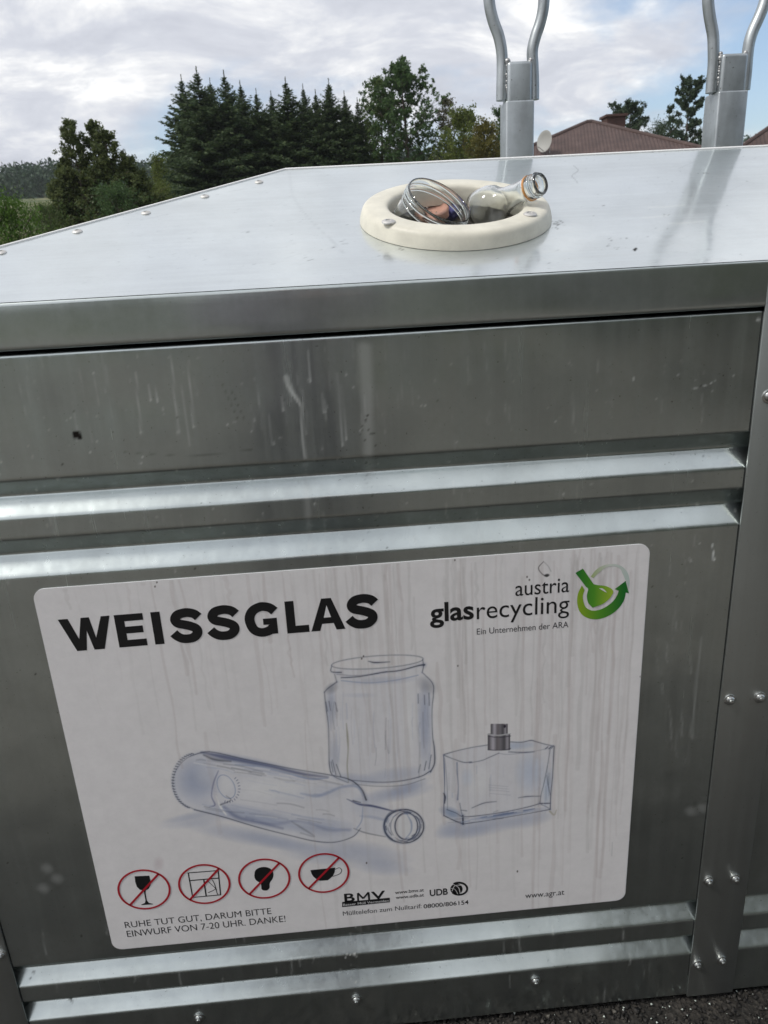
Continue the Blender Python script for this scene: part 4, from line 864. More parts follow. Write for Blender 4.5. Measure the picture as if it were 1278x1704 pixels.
# ================================================================== GROUND AND HILLS
def sstep(a, b, x): t = np.clip((x-a)/(b-a), 0, 1); return t*t*(3-2*t)
def gz(x, y):
    x = np.asarray(x, float); y = np.asarray(y, float)
    z = -1.375 + 0.100*np.maximum(y-6, 0)*sstep(4, 16, y)*(1-sstep(105, 160, y)) + sstep(105, 160, y)*(0.1*99)
    z = z + sstep(130, 250, y)*14*(1-sstep(-160, 60, x)*.45) + 0.5*np.sin(x*.03)*sstep(30, 80, y)
    return z
def axis_pts(lo, hi):
    a = [0.0]; s = 0.12
    while a[-1] < hi: a.append(a[-1]+s); s *= 1.07
    b = [0.0]; s = 0.12
    while b[-1] > lo: b.append(b[-1]-s); s *= 1.07
    return np.array(sorted(set(b+a)))
gx = axis_pts(-900, 900); gy = axis_pts(-500, 900); GX, GY = np.meshgrid(gx, gy)
me = grid_mesh(np.stack([GX, GY, gz(GX, GY)], -1))
def ground_mat():
    mt, t, out = new_mat('ground'); tcn = N(t, 'ShaderNodeTexCoord'); O = tcn.outputs['Object']; sp = N(t, 'ShaderNodeSeparateXYZ'); L(t, O, sp.inputs[0])
    vo = N(t, 'ShaderNodeTexVoronoi', inp={'Scale': 110.0}); L(t, O, vo.inputs['Vector'])
    nz = N(t, 'ShaderNodeTexNoise', inp={'Scale': 6.0, 'Detail': 8.0, 'Roughness': .6}); L(t, O, nz.inputs['Vector'])
    rp = ramp(t, [(0.0, (0.045, 0.042, 0.038, 1)), (0.5, (0.105, 0.099, 0.089, 1)), (0.9, (0.19, 0.18, 0.165, 1))]); L(t, vo.outputs['Color'], rp.inputs[0])
    tn = N(t, 'ShaderNodeMix', data_type='RGBA', blend_type='MULTIPLY'); tn.inputs[0].default_value = 1
    rp2 = ramp(t, [(0.3, (.75, .72, .68, 1)), (.7, (1.3, 1.22, 1.12, 1))]); L(t, nz.outputs['Fac'], rp2.inputs[0]); L(t, rp.outputs[0], tn.inputs[6]); L(t, rp2.outputs[0], tn.inputs[7])
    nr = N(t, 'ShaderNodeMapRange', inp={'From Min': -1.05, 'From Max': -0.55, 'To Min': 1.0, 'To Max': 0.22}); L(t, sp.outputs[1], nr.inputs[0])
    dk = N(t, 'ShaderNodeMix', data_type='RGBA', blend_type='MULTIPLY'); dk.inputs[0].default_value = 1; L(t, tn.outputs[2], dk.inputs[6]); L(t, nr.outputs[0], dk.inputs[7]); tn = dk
    # asphalt area, then grass and straw-coloured field
    g1_ = N(t, 'ShaderNodeTexNoise', inp={'Scale': 0.12, 'Detail': 6.0}); L(t, O, g1_.inputs['Vector'])
    gr = ramp(t, [(0.35, (0.05, 0.075, 0.022, 1)), (0.55, (0.10, 0.11, 0.04, 1)), (0.7, (0.20, 0.17, 0.08, 1))]); L(t, g1_.outputs['Fac'], gr.inputs[0])
    m1 = N(t, 'ShaderNodeMapRange', inp={'From Min': 3.0, 'From Max': 3.6}); L(t, sp.outputs[1], m1.inputs[0])
    m2 = N(t, 'ShaderNodeMapRange', inp={'From Min': -9.0, 'From Max': -9.4}); L(t, sp.outputs[1], m2.inputs[0])
    mm = N(t, 'ShaderNodeMath', operation='MAXIMUM'); L(t, m1.outputs[0], mm.inputs[0]); L(t, m2.outputs[0], mm.inputs[1])
    mc = N(t, 'ShaderNodeMix', data_type='RGBA'); L(t, mm.outputs[0], mc.inputs[0]); L(t, tn.outputs[2], mc.inputs[6]); L(t, gr.outputs[0], mc.inputs[7])
    b = N(t, 'ShaderNodeBsdfPrincipled'); b.inputs['Roughness'].default_value = .9; L(t, mc.outputs[2], b.inputs['Base Color'])
    bp = N(t, 'ShaderNodeBump', inp={'Strength': .8, 'Distance': .01}); L(t, vo.outputs['Distance'], bp.inputs['Height']); L(t, bp.outputs[0], b.inputs['Normal'])
    L(t, b.outputs[0], out.inputs[0]); return mt
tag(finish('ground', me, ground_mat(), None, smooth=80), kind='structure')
# gravel chips and crumbs of broken glass along the foot of the container
def chips(n, xr, yr, smin, smax, seed, z0=-1.3745):
    rg = np.random.default_rng(seed); T = np.array([(1, 1, 1), (-1, -1, 1), (-1, 1, -1), (1, -1, -1), (0, 0, 1.2), (1.1, 0, 0)], float)
    F = np.array([(0, 1, 4), (0, 4, 5), (0, 5, 2), (0, 2, 1), (3, 1, 2), (3, 2, 5), (3, 5, 4), (3, 4, 1)])
    V = []; Q = []
    for i in range(n):
        s = rg.uniform(smin, smax)*rg.uniform(.5, 1); q_ = rg.normal(size=(3, 3)); q_, _ = np.linalg.qr(q_); v = (T*s*rg.uniform(.4, 1, 3)) @ q_
        v += np.array([rg.uniform(*xr), rg.uniform(*yr), z0+s*.35]); Q.append(F+len(V)*6); V.append(v)
    return np_mesh(np.concatenate(V), np.concatenate(Q))
def rnd_col(name, stops, rough=.8, **k):
    mt, t, out = new_mat(name); ge = N(t, 'ShaderNodeNewGeometry'); rp = ramp(t, stops, 'CONSTANT' if k.get('const') else 'LINEAR'); L(t, ge.outputs['Random Per Island'], rp.inputs[0])
    b = N(t, 'ShaderNodeBsdfPrincipled'); b.inputs['Roughness'].default_value = rough; L(t, rp.outputs[0], b.inputs['Base Color']); L(t, b.outputs[0], out.inputs[0]); return mt
M_chip = rnd_col('gravel_chips', [(0, (.006, .0055, .005, 1)), (.6, (.020, .018, .016, 1)), (.93, (.045, .040, .036, 1)), (1, (.16, .15, .13, 1))])
tag(finish('gravel', chips(26000, (-.6, 1.9), (-.55, .09), .002, .0065, 2), M_chip), 'dark gravel chips along the foot of the container', 'gravel', kind='stuff')
M_shard = simple('glass_crumbs', (0.55, 0.6, 0.55), .08, 0.0, 1.0)
tag(finish('broken_glass', chips(700, (.1, 1.6), (-.40, .05), .001, .0035, 4, -1.371), M_shard), 'small crumbs of broken glass scattered on the dark gravel', 'broken glass', kind='stuff')

# ================================================================== TREES
def leaf_mat(name, c0, c1, trans=.35):
    mt, t, out = new_mat(name); ge = N(t, 'ShaderNodeNewGeometry'); rp = ramp(t, [(0, tuple(c0)+(1,)), (1, tuple(c1)+(1,))]); L(t, ge.outputs['Random Per Island'], rp.inputs[0])
    d = N(t, 'ShaderNodeBsdfPrincipled'); d.inputs['Roughness'].default_value = .6; d.inputs['Specular IOR Level'].default_value = .25; L(t, rp.outputs[0], d.inputs['Base Color'])
    tr = N(t, 'ShaderNodeBsdfTranslucent'); L(t, rp.outputs[0], tr.inputs[0]); m_ = N(t, 'ShaderNodeMixShader', inp={0: trans}); L(t, d.outputs[0], m_.inputs[1]); L(t, tr.outputs[0], m_.inputs[2]); L(t, m_.outputs[0], out.inputs[0]); return mt
M_bark = simple('bark', (0.09, 0.07, 0.055), .9, noise=(3, .3)); M_birch = simple('birch_bark', (0.45, 0.43, 0.40), .8, noise=(2, .4))
def cards(C, size, rg, elong=1.0, dirs=None, k=None):
    """leaf-clump faces: one quad each, random tilt"""
    n = len(C); a = rg.normal(size=(n, 3)); a /= np.linalg.norm(a, axis=1)[:, None]
    if dirs is not None: a = dirs+a*.35; a /= np.linalg.norm(a, axis=1)[:, None]
    b = rg.normal(size=(n, 3)); b -= a*(a*b).sum(1)[:, None]; b /= np.linalg.norm(b, axis=1)[:, None]
    s = size*rg.uniform(.55, 1.25, n)[:, None]
    if k is not None: s = s*k[:, None]
    V = np.stack([C-a*s*elong, C-b*s*.5, C+a*s*elong, C+b*s*.5], 1).reshape(-1, 3); Q = np.arange(4*n).reshape(-1, 4); return V, Q
def limb_tree(H, Wd, seed, base=.12, nlimb=46, leaves=26, per=26, leaf=.10, clump=.34, shape_f=None, droop=0.0, tw=.12, up=.55):
    """returns (trunk mesh, leaf mesh) at the origin"""
    rg = np.random.default_rng(seed); bm = bmesh.new(); tr = []
    n = 12; ph = rg.uniform(0, 6, 2)
    for i in range(n+1):
        t = i/n; tr.append(np.array([.03*H*math.sin(ph[0]+3*t)*t, .03*H*math.sin(ph[1]+2.5*t)*t, H*t*.95]))
    tube(bm, tr, [tw*(1-t/n)**.8*H/8+.012 for t in range(n+1)], 8); Cs = []
    sf = shape_f or (lambda t: math.sin(math.pi*min(1, (t*.92+.10))**.8))
    for k in range(nlimb):
        t = base+(1-base)*(k+rg.random())/nlimb; t = min(t, .98); p = tr[int(t*n)]*(1-(t*n) % 1)+tr[min(n, int(t*n)+1)]*((t*n) % 1)
        az = k*2.4+rg.uniform(-.4, .4); Ln = Wd*sf(t)*rg.uniform(.62, 1.15)+.12; el = up*rg.uniform(.4, 1.3)*(0.6+t)
        d = np.array([math.cos(az)*math.cos(el), math.sin(az)*math.cos(el), math.sin(el)])
        pts = [p+d*Ln*s+np.array([0, 0, -droop*Ln*s*s]) for s in (0, .33, .66, 1)]
        tube(bm, pts, [.03*H/8*(1-.25*j)*(1.2-t)+.006 for j in range(4)], 5)
        for j in range(leaves):
            s = rg.uniform(.25, 1.05)**.8; c = p+d*Ln*s+np.array([0, 0, -droop*Ln*s*s])+rg.normal(0, clump*(.35+.65*s), 3)*Ln*.5
            Cs.append(c+rg.normal(0, clump*.32, (per, 3)))
            if j % 3 == 0: tube(bm, [p+d*Ln*s*.7, c], [.010, .005], 4)
    V, Q = cards(np.concatenate(Cs), leaf, rg); return bm_mesh(bm), np_mesh(V, Q)
def spruce(H, Wd, seed, whorls=46, leaf=.10, per=7):
    rg = np.random.default_rng(seed); bm = bmesh.new(); tube(bm, [(0, 0, 0), (0.02, 0, H*.5), (0, 0.01, H)], [.014*H+.02, .008*H+.01, .012], 8)
    Cs, Ds = [], []
    for k in range(whorls):
        t = (k+.5)/whorls; z = H*(.02+.935*t); Lm = Wd*((1-t)**.92)*.98+.03
        for j in range(int(6+4*(1-t))):
            az = rg.uniform(0, 2*math.pi); Ln = Lm*rg.uniform(.45, 1.32); rise = .25+1.0*t**3
            d = np.array([math.cos(az), math.sin(az), 0]); m_ = max(5, int(Ln/.075))
            if rg.random() < .05: Ln *= 1.25
            zz = lambda s: z+Ln*(rise*s*.5-.42*s*s*(1-t)+.28*s**3)
            if k % 2 == 0: tube(bm, [tuple(d*Ln*s)[:2]+(zz(s),) for s in (0, .5, 1)], [.012, .009, .004], 4)
            for i in range(m_):
                s = (i+.6)/m_; c = d*Ln*s; c[2] = zz(s); side = np.array([-d[1], d[0], 0])
                for q_ in range(per):
                    off = side*rg.normal(0, .035+.16*Ln*(1-s*.7))+np.array([0, 0, -abs(rg.normal(0, .055))]); Cs.append(c+off+rg.normal(0, .018, 3)); Ds.append(d*.55+side*np.sign(off @ side)*.5+np.array([0, 0, -.35+.5*t]))
    for i in range(40): Cs.append(np.array([rg.normal(0, .012), rg.normal(0, .012), H*(.955+.045*i/40)])); Ds.append(np.array([rg.normal(0, .5), rg.normal(0, .5), 1.2]))
    Ca = np.array(Cs); V, Q = cards(Ca, leaf, rg, 1.15, np.array(Ds), 1-.62*np.clip((Ca[:, 2]/H-.72)/.22, 0, 1)); return bm_mesh(bm), np_mesh(V, Q)
def add_tree(name, meshes, loc, sc, rz, mats, label, cat, group=None, sxy=1.0):
    o = empty(name, loc); o.scale = (sc*sxy, sc*sxy, sc); o.rotation_euler = (0, 0, rz); tag(o, label, cat, group)
    for nm, me_, mt in (('trunk', meshes[0], mats[0]), ('crown', meshes[1], mats[1])):
        if not me_.materials: me_.materials.append(mt)
        link(nm, me_, o)
    return o
def at(px, py, Y): return on_front(px, py, Y)
def place(name, meshes, H, px, py, Y, mats, label, cat, group=None, rz=0.0, wide=1.0):
    tp = at(px, py, Y); base = float(gz(tp[0], Y))-.05; sc = (tp[2]-base)/H
    return add_tree(name, meshes, (tp[0], Y, base), sc, rz, mats, label, cat, group, wide)
M_sp = leaf_mat('spruce_needles', (0.036, 0.066, 0.032), (0.105, 0.145, 0.060), .35)
M_sp2 = leaf_mat('spruce_needles_olive', (0.018, 0.030, 0.012), (0.045, 0.055, 0.022), .15)
SPR = [spruce(9, 2.9, 40+i, leaf=.105, per=6) for i in range(3)]; SPR2 = spruce(9, 2.5, 51, leaf=.105, per=6)
# (tip px x, tip px y, depth, width, label)
spr = [(325, 104, 40, 1.15, 'tallest and leftmost dark spruce of the row, standing over the left end of the lid'),
       (300, 118, 42.5, .95, 'dark spruce just behind the leftmost spruce with two short leading shoots'),
       (348, 124, 42, 1.0, 'dark spruce second from the left end of the row with a blunt tip'),
       (371, 110, 40.5, 1.1, 'dark spruce with a thin tall tip, third from the left end of the row'),
       (398, 128, 42, 1.0, 'dark spruce between the thin-tipped spruce and the dip in the row'),
       (425, 142, 41, 1.0, 'dark spruce at the first dip in the row'),
       (450, 146, 42, .95, 'dark spruce just left of the middle of the row'),
       (474, 122, 40.5, 1.0, 'slim pointed spruce standing out at the middle of the row'),
       (503, 134, 41.5, .95, 'dark spruce right of the slim pointed spruce'),
       (524, 144, 40.5, .95, 'low spruce between two sharper tips right of the middle'),
       (546, 125, 41, .95, 'sharp-tipped spruce standing out right of the middle of the row'),
       (572, 146, 40.5, .95, 'spruce next to the tall leafy tree at the right end of the row'),
       (594, 158, 42, .95, 'last low spruce at the right end, half behind the tall leafy tree')]
for i, (px, py, Y, wd, lb) in enumerate(spr):
    k = i % 4; ms_ = SPR[k] if k < 3 else SPR2
    place('spruce_tree', ms_, 9.2, px, py, Y, (M_bark, M_sp), lb, 'spruce tree', 'spruces in a dense row behind the container', i*1.3, wd*(1.22, 1.34, 1.16)[i % 3])
M_l1 = leaf_mat('leaves_mid', (0.055, 0.095, 0.030), (0.13, 0.185, 0.055)); M_l2 = leaf_mat('leaves_dark', (0.045, 0.088, 0.034), (0.10, 0.165, 0.055))
M_l3 = leaf_mat('leaves_yellowish', (0.085, 0.12, 0.025), (0.16, 0.19, 0.045)); M_l4 = leaf_mat('leaves_birch', (0.060, 0.060, 0.028), (0.12, 0.11, 0.05)); M_l5 = leaf_mat('leaves_bright', (0.05, 0.10, 0.018), (0.10, 0.18, 0.03))
M_pine = leaf_mat('pine_needles', (0.030, 0.055, 0.030), (0.065, 0.095, 0.048), .25)
cone_f = lambda t: (1-t)**.8*.95+.07
def multi_leader(parts_):
    tb = bmesh.new(); Vs = []; Qs = []; n0 = 0
    for dx_, dy_, h_, w_, sd in parts_:
        tm, lm = limb_tree(h_, w_*1.45, sd, .05, 50, 9, 19, .064, .19, cone_f, up=.6, tw=.06)
        tm.transform(Matrix.Translation((dx_, dy_, 0))); tb.from_mesh(tm); nv = len(lm.vertices); a = np.zeros(nv*3, np.float32); lm.vertices.foreach_get('co', a); Vs.append(a.reshape(-1, 3)+np.array([dx_, dy_, 0])); Qs.append(np.arange(nv).reshape(-1, 4)+n0); n0 += nv
        tube(tb, [(dx_*.15, 0, 0), (dx_*.6, dy_*.5, h_*.12), (dx_, dy_, h_*.3)], [.10, .07, .05], 8)
    me_ = bpy.data.meshes.new('m'); tb.to_mesh(me_); tb.free(); return me_, np_mesh(np.concatenate(Vs), np.concatenate(Qs))
T_left = multi_leader([(0, 0, 5.0, 1.05, 61), (.68, .3, 4.95, .95, 62), (1.22, -.1, 4.6, 1.0, 63), (1.78, .2, 3.55, 1.0, 64), (-.65, .1, 3.5, .8, 66), (-.9, -.3, 2.6, .8, 67), (2.35, 0, 2.9, .9, 68)])
place('leafy_tree', T_left, 5.0, 118, 194, 24, (M_bark, leaf_mat('leaves_olive', (0.060, 0.085, 0.030), (0.14, 0.165, 0.055))), 'loose olive green tree with several pointed leaders, standing alone left of the spruces', 'leafy tree', None, 0.0, 1.0)
place('young_tree', limb_tree(4, .8, 63, .05, 34, 9, 16, .055, .3, lambda t: (1-t)**.5*.8+.2, up=.8), 4, 262, 262, 30, (M_bark, M_l3), 'slim yellow-green young tree in front of the leftmost spruce', 'young tree', None, .7)
M_bush = limb_tree(2.6, 1.5, 64, .02, 34, 12, 20, .05, .42, lambda t: math.sqrt(max(0, 1-t*t))+.1, up=.5)
M_bush2 = limb_tree(2.6, 1.5, 65, .02, 34, 12, 20, .05, .42, lambda t: math.sqrt(max(0, 1-t*t))+.1, up=.5)
place('bush', M_bush, 2.6, 8, 352, 11, (M_bark, M_l5), 'bright green bush at the left edge of the photo below the field', 'bush', None, 0.0, .55)
place('bush', M_bush2, 2.6, 70, 348, 22, (M_bark, M_l1), 'grey-green bush at the foot of the pointed olive tree, left side', 'bush', None, 1.0, .75)
def rc(ms_):
    a, b = ms_[0].copy(), ms_[1].copy(); a.materials.clear(); b.materials.clear(); return a, b
place('bush', rc(M_bush), 2.6, 190, 318, 23, (M_bark, M_l2), 'dark bush under the right side of the pointed olive tree', 'bush', None, 2.2, 1.0)
place('bush', rc(M_bush2), 2.6, 250, 312, 29, (M_bark, M_l3), 'yellow-green bush between the olive tree and the leftmost spruce', 'bush', None, 4.0, .9)
round_f = lambda t: math.sqrt(max(0.02, 1-(2*t-1.0)**2))*.95+.05
T_tall = limb_tree(9.5, 2.7, 70, .22, 66, 12, 17, .12, .26, lambda t: .35+.75*math.sin(math.pi*min(1, t*.95))**.7 if t < .8 else (1-t)*2.6+.12, up=.6)
place('broadleaf_tree', T_tall, 9.5, 672, 98, 39, (M_bark, M_l2), 'tallest leafy tree with an open crown at the right end of the spruces', 'broadleaf tree', None, .5, 1.0)
place('broadleaf_tree', rc(limb_tree(8, 2.0, 71, .2, 44, 10, 20, .10, .30, round_f, up=.6)), 8, 628, 132, 40.5, (M_bark, M_l1), 'lower leafy tree between the last spruces and the tallest leafy tree', 'broadleaf tree', None, 1.5, .9)
place('birch_tree', limb_tree(8, 1.7, 72, .18, 50, 9, 12, .085, .34, round_f, droop=.5, tw=.07, up=.8), 8, 737, 158, 40, (M_birch, M_l4), 'sparse brownish birch with drooping twigs right of the tallest tree', 'birch')
place('bush', rc(limb_tree(5, 1.9, 73, .03, 44, 12, 20, .09, .38, lambda t: math.sqrt(max(0, 1-t*t))+.1, up=.6)), 5, 772, 192, 36, (M_bark, M_l3), 'yellow-green tall bush between the birch and the left lifting post', 'bush', None, .3, .85)
place('bush', rc(limb_tree(5, 1.6, 74, .03, 40, 12, 20, .09, .36, lambda t: math.sqrt(max(0, 1-t*t))+.1, up=.6)), 5, 806, 205, 34, (M_bark, leaf_mat('leaves_golden', (0.10, 0.095, 0.02), (0.18, 0.16, 0.04))), 'golden green bush right beside the left lifting post', 'bush', None, 1.9, .8)
place('broadleaf_tree', rc(limb_tree(7, 1.3, 75, .2, 40, 10, 18, .10, .3, round_f, up=.6)), 7, 838, 176, 44, (M_bark, M_l2), 'dark tree mostly hidden behind the left lifting post', 'broadleaf tree', None, .9, .9)
T_p = limb_tree(8, 2.7, 76, .18, 38, 12, 26, .12, .22, lambda t: .95-.55*t, droop=-.15, tw=.10, up=.25)
place('pine_tree', T_p, 8, 1150, 124, 44, (M_bark, M_pine), 'tall gappy pine left of the right lifting post', 'pine tree', None, .2, .85)
place('broadleaf_tree', rc(limb_tree(7, 2.6, 77, .3, 40, 12, 24, .12, .24, round_f, up=.45)), 7, 1046, 172, 46, (M_bark, M_pine), 'dark clumpy tree behind the chimney of the brown-roofed house', 'broadleaf tree', None, .2, .95)
place('bush', rc(M_bush2), 2.6, 1100, 214, 43, (M_bark, M_pine), 'low dark tree-like bush between the roof and the tall pine', 'bush', None, 3.0, .75)
# far woodland on the hill: nobody could count it
rg = np.random.default_rng(80); Cs = []
for i in range(1300):
    y = rg.uniform(168, 262); x = rg.uniform(-260, 120); zb_ = float(gz(x, y)); h = rg.uniform(5, 9); r_ = rg.uniform(2.2, 4.2)
    n = 150; d = rg.normal(size=(n, 3)); d /= np.linalg.norm(d, axis=1)[:, None]; c = np.array([x, y, zb_+h*.55])+d*np.array([r_, r_, h*.5])*rg.uniform(.6, 1, (n, 1)); Cs.append(c)
V, Q = cards(np.concatenate(Cs), .50, rg)
wood = finish('woodland', np_mesh(V, Q), leaf_mat('far_leaves', (0.022, 0.048, 0.026), (0.050, 0.085, 0.042), .1)); tag(wood, 'far dark green woodland covering the hill at the left', 'woodland', kind='stuff')

# ================================================================== HOUSES
def roof_mat():
    mt, t, out = new_mat('corrugated_roof'); uv = N(t, 'ShaderNodeUVMap'); mp = N(t, 'ShaderNodeMapping', inp={'Scale': (1, 1, 1)}); L(t, uv.outputs[0], mp.inputs[0])
    wv = N(t, 'ShaderNodeTexWave', wave_type='BANDS', bands_direction='X', inp={'Scale': 2.2, 'Distortion': 0.0}); L(t, mp.outputs[0], wv.inputs['Vector'])
    wr = N(t, 'ShaderNodeTexWave', wave_type='BANDS', bands_direction='Y', wave_profile='SAW', inp={'Scale': .9, 'Distortion': 0.0}); L(t, mp.outputs[0], wr.inputs['Vector'])
    nz = N(t, 'ShaderNodeTexNoise', inp={'Scale': 2.0, 'Detail': 8.0, 'Roughness': .7}); tcn = N(t, 'ShaderNodeTexCoord'); L(t, tcn.outputs['Object'], nz.inputs['Vector'])
    rp = ramp(t, [(.3, (.046, .029, .026, 1)), (.5, (.075, .046, .040, 1)), (.62, (.095, .060, .052, 1)), (.8, (.17, .135, .12, 1))]); L(t, nz.outputs['Fac'], rp.inputs[0])
    b = N(t, 'ShaderNodeBsdfPrincipled'); b.inputs['Roughness'].default_value = .75; L(t, rp.outputs[0], b.inputs['Base Color'])
    b1 = N(t, 'ShaderNodeBump', inp={'Strength': .45, 'Distance': .07}); L(t, wv.outputs['Fac'], b1.inputs['Height']); b2 = N(t, 'ShaderNodeBump', inp={'Strength': .4, 'Distance': .05}); L(t, wr.outputs['Fac'], b2.inputs['Height']); L(t, b1.outputs[0], b2.inputs['Normal']); L(t, b2.outputs[0], b.inputs['Normal'])
    L(t, b.outputs[0], out.inputs[0]); return mt
M_roof = roof_mat(); M_wall = simple('plaster', (.55, .50, .42), .85, noise=(3, .08)); M_brick = simple('chimney_brick', (.085, .045, .036), .9, noise=(14, .35)); M_win = simple('window_glass', (.05, .06, .07), .08); M_wf = simple('window_frame', (.6, .6, .58), .5)
def house(px, py, Y, Lh, h, ang, label, wallh=2.9):
    ap = Vector(at(px, py, Y)); base = float(gz(ap.x, Y)); zw = ap.z-h; root = empty('house', (ap.x, Y, base)); tag(root, label, 'house')
    cs = [Vector((ap.x+Lh*math.cos(R(ang+90*k)), Y+Lh*math.sin(R(ang+90*k)), zw)) for k in range(4)]
    me = bpy.data.meshes.new('m'); V = []; F = []; UV = []
    d = (cs[1]-cs[0]).normalized()*0.12; ap = ap-Vector((0, 0, .12)); a0, a1 = ap-d, ap+d
    for k in range(4):
        c0, c1 = cs[k], cs[(k+1) % 4]; tp = (a0, a1) if k == 0 else (a1,) if k == 1 else (a1, a0) if k == 2 else (a0,)
        q_ = [c0, c1] + ([tp[1], tp[0]] if len(tp) == 2 else [tp[0]]); F.append(list(range(len(V), len(V)+len(q_)))); V += q_
        e = (c1-c0).normalized(); mid = (c0+c1)/2; n_ = e.cross(Vector((0, 0, 1)))
        for p in q_: UV.append(((p-c0).dot(e), (p-mid).length if p.z > zw+.1 else 0.0))
    me.from_pydata([tuple(v) for v in V], [], F); ul = me.uv_layers.new(name='UVMap')
    for i, uvv in enumerate(UV): ul.data[i].uv = uvv
    rf = finish('roof', me, M_roof, root)
    bm = bmesh.new()
    for k in range(4): tube(bm, [cs[k], (a0, a1, a1, a0)[k]], .09, 8)
    tube(bm, [a0, a1], .1, 8); finish('ridge_tiles', bm_mesh(bm), M_roof, rf)
    wc = [ap+(c-Vector((ap.x, Y, zw)))*.93 for c in cs]; bm = bmesh.new(); lo = [bm.verts.new((c.x, c.y, base-1.2)) for c in wc]; hi = [bm.verts.new((c.x, c.y, zw+.02)) for c in wc]
    for k in range(4): bm.faces.new((lo[k], lo[(k+1) % 4], hi[(k+1) % 4], hi[k]))
    finish('wall', bm_mesh(bm), M_wall, root)
    for k in range(4):
        a, b = wc[k], wc[(k+1) % 4]; e = (b-a).normalized(); o_ = e.cross(Vector((0, 0, 1)))
        for f_ in (.25, .7):
            c = a+(b-a)*f_; c.z = zw-1.3
            for nm, hw, hh, dp, mt in (('window', .6, .6, .03, M_wf), ('pane', .52, .52, .045, M_win)):
                q_ = [c+o_*dp+e*sx+Vector((0, 0, sz)) for sx, sz in ((-hw, -hh), (hw, -hh), (hw, hh), (-hw, hh))]; me = mesh_from(q_, [(0, 1, 2, 3)])
                if nm == 'window': wn = finish(nm, me, mt, root)
                else: finish(nm, me, mt, wn)
    return root, rf
hs, rf = house(981, 198, 36, 7.4, 2.38, 30-0, 'house with brown corrugated hip roof, brick chimney and satellite dish between the two posts')
c = at(1021, 192, 38); bm = bmesh.new(); add_box(bm, c[0]-.45, c[0]+.45, 37.6, 38.4, c[2]-1.6, c[2]-.10, .01); add_box(bm, c[0]-.52, c[0]+.52, 37.5, 38.5, c[2]-.11, c[2], .01); finish('chimney', bm_mesh(bm), M_brick, rf)
c = Vector(at(906, 235, 33)); dn = Vector((-.86, -.50, .12)).normalized(); ax = axis_matrix(c, dn, (0, 0, 1)); bm = bmesh.new(); lathe(bm, [(0, -.09), (.15, -.08), (.30, -.045), (.41, 0), (.42, .01), (.405, .012), (.30, -.03), (.15, -.065), (0, -.075)], ax, 32); tube(bm, [c-dn*.09, c-dn*.3-Vector((0, 0, .2)), c-dn*.3-Vector((0, 0, 1.3))], .025, 8); tube(bm, [c-dn*.05-Vector((0, 0, .4)), c+dn*.4-Vector((0, 0, .25))], .015, 6)
finish('satellite_dish', bm_mesh(bm), simple('dish_paint', (.40, .40, .38), .6), rf, smooth=50)
house(1385, 138, 31, 5.6, 2.6, 25, 'house with red-brown roof showing only its left corner at the right edge of the photo')

# ================================================================== WHAT STANDS BEHIND THE PHOTOGRAPHER (it shows in the reflections)
ORD = ('first', 'second', 'third', 'fourth', 'fifth', 'sixth', 'seventh', 'eighth', 'ninth')
def stand(name, ms_, H, x, y, h, mats, label, cat, group=None, rz=0, wide=1.0): return add_tree(name, ms_, (x, y, float(gz(x, y))-.05), h/H, rz, mats, label, cat, group, wide)
for i, (x, y, h, wd) in enumerate(((-19, -12, 6, 1.4), (-13, -20, 5.5, 1.4), (-6.5, -24, 6.0, 1.3), (1.5, -26, 5.5, 1.5), (5.4, -8.5, 12.5, 1.15), (9, -19, 8.5, 1.2), (14, -12, 8, 1.3))):
    stand('roadside_tree', T_tall if i % 2 else T_left, 9.5 if i % 2 else 6, x, y, h, (M_bark, M_l1), ORD[i]+' leafy roadside tree from the left, behind the photographer, seen reflected', 'roadside tree', 'trees behind the photographer', i*1.1, wd)
for i in range(9):
    stand('hedge_bush', M_bush2 if i % 2 else M_bush, 2.6, -13+i*3.1, -13.5+.5*math.sin(i*2), 1.9, (M_bark, M_l5), ORD[i]+' hedge bush from the left, behind the photographer and seen only as a reflection', 'hedge bush', 'hedge behind the photographer', i*.9, 1.25)

# the photographer, standing behind the camera with the phone held up: shows as the dark blurred figure in the upper panel
def skin(name, pts, edges, mat, parent, sub=2):
    me = bpy.data.meshes.new('sk'); me.from_pydata([p[:3] for p in pts], edges, []); o = bpy.data.objects.new('sk', me); COL.objects.link(o)
    md = o.modifiers.new('s', 'SKIN'); md.use_smooth_shade = True
    for v, p in zip(me.skin_vertices[0].data, pts): v.radius = (p[3], p[4] if len(p) > 4 else p[3])
    me.skin_vertices[0].data[0].use_root = True
    sb = o.modifiers.new('b', 'SUBSURF'); sb.levels = sub; sb.render_levels = sub
    dg = bpy.context.evaluated_depsgraph_get(); dg.update(); m2 = bpy.data.meshes.new_from_object(o.evaluated_get(dg)); bpy.data.objects.remove(o)
    m2.materials.clear(); return finish(name, m2, mat, parent, smooth=80)
M_skin = simple('skin', (0.58, 0.34, 0.25), .5, noise=(30, .08)); M_top = simple('mauve_top', (0.085, 0.062, 0.085), .85, noise=(60, .15)); M_trs = simple('navy_trousers', (0.018, 0.022, 0.035), .85, noise=(60, .2)); M_hair = simple('brown_hair', (0.05, 0.03, 0.02), .6, noise=(90, .3)); M_shoe = simple('black_shoes', (0.02, 0.02, 0.02), .5)
pr_ = empty('person', (-.13, -1.42, -1.375)); tag(pr_, 'person in a mauve top holding up a phone, seen only as a blurred reflection', 'person')
hx, hy = -.13, -1.42
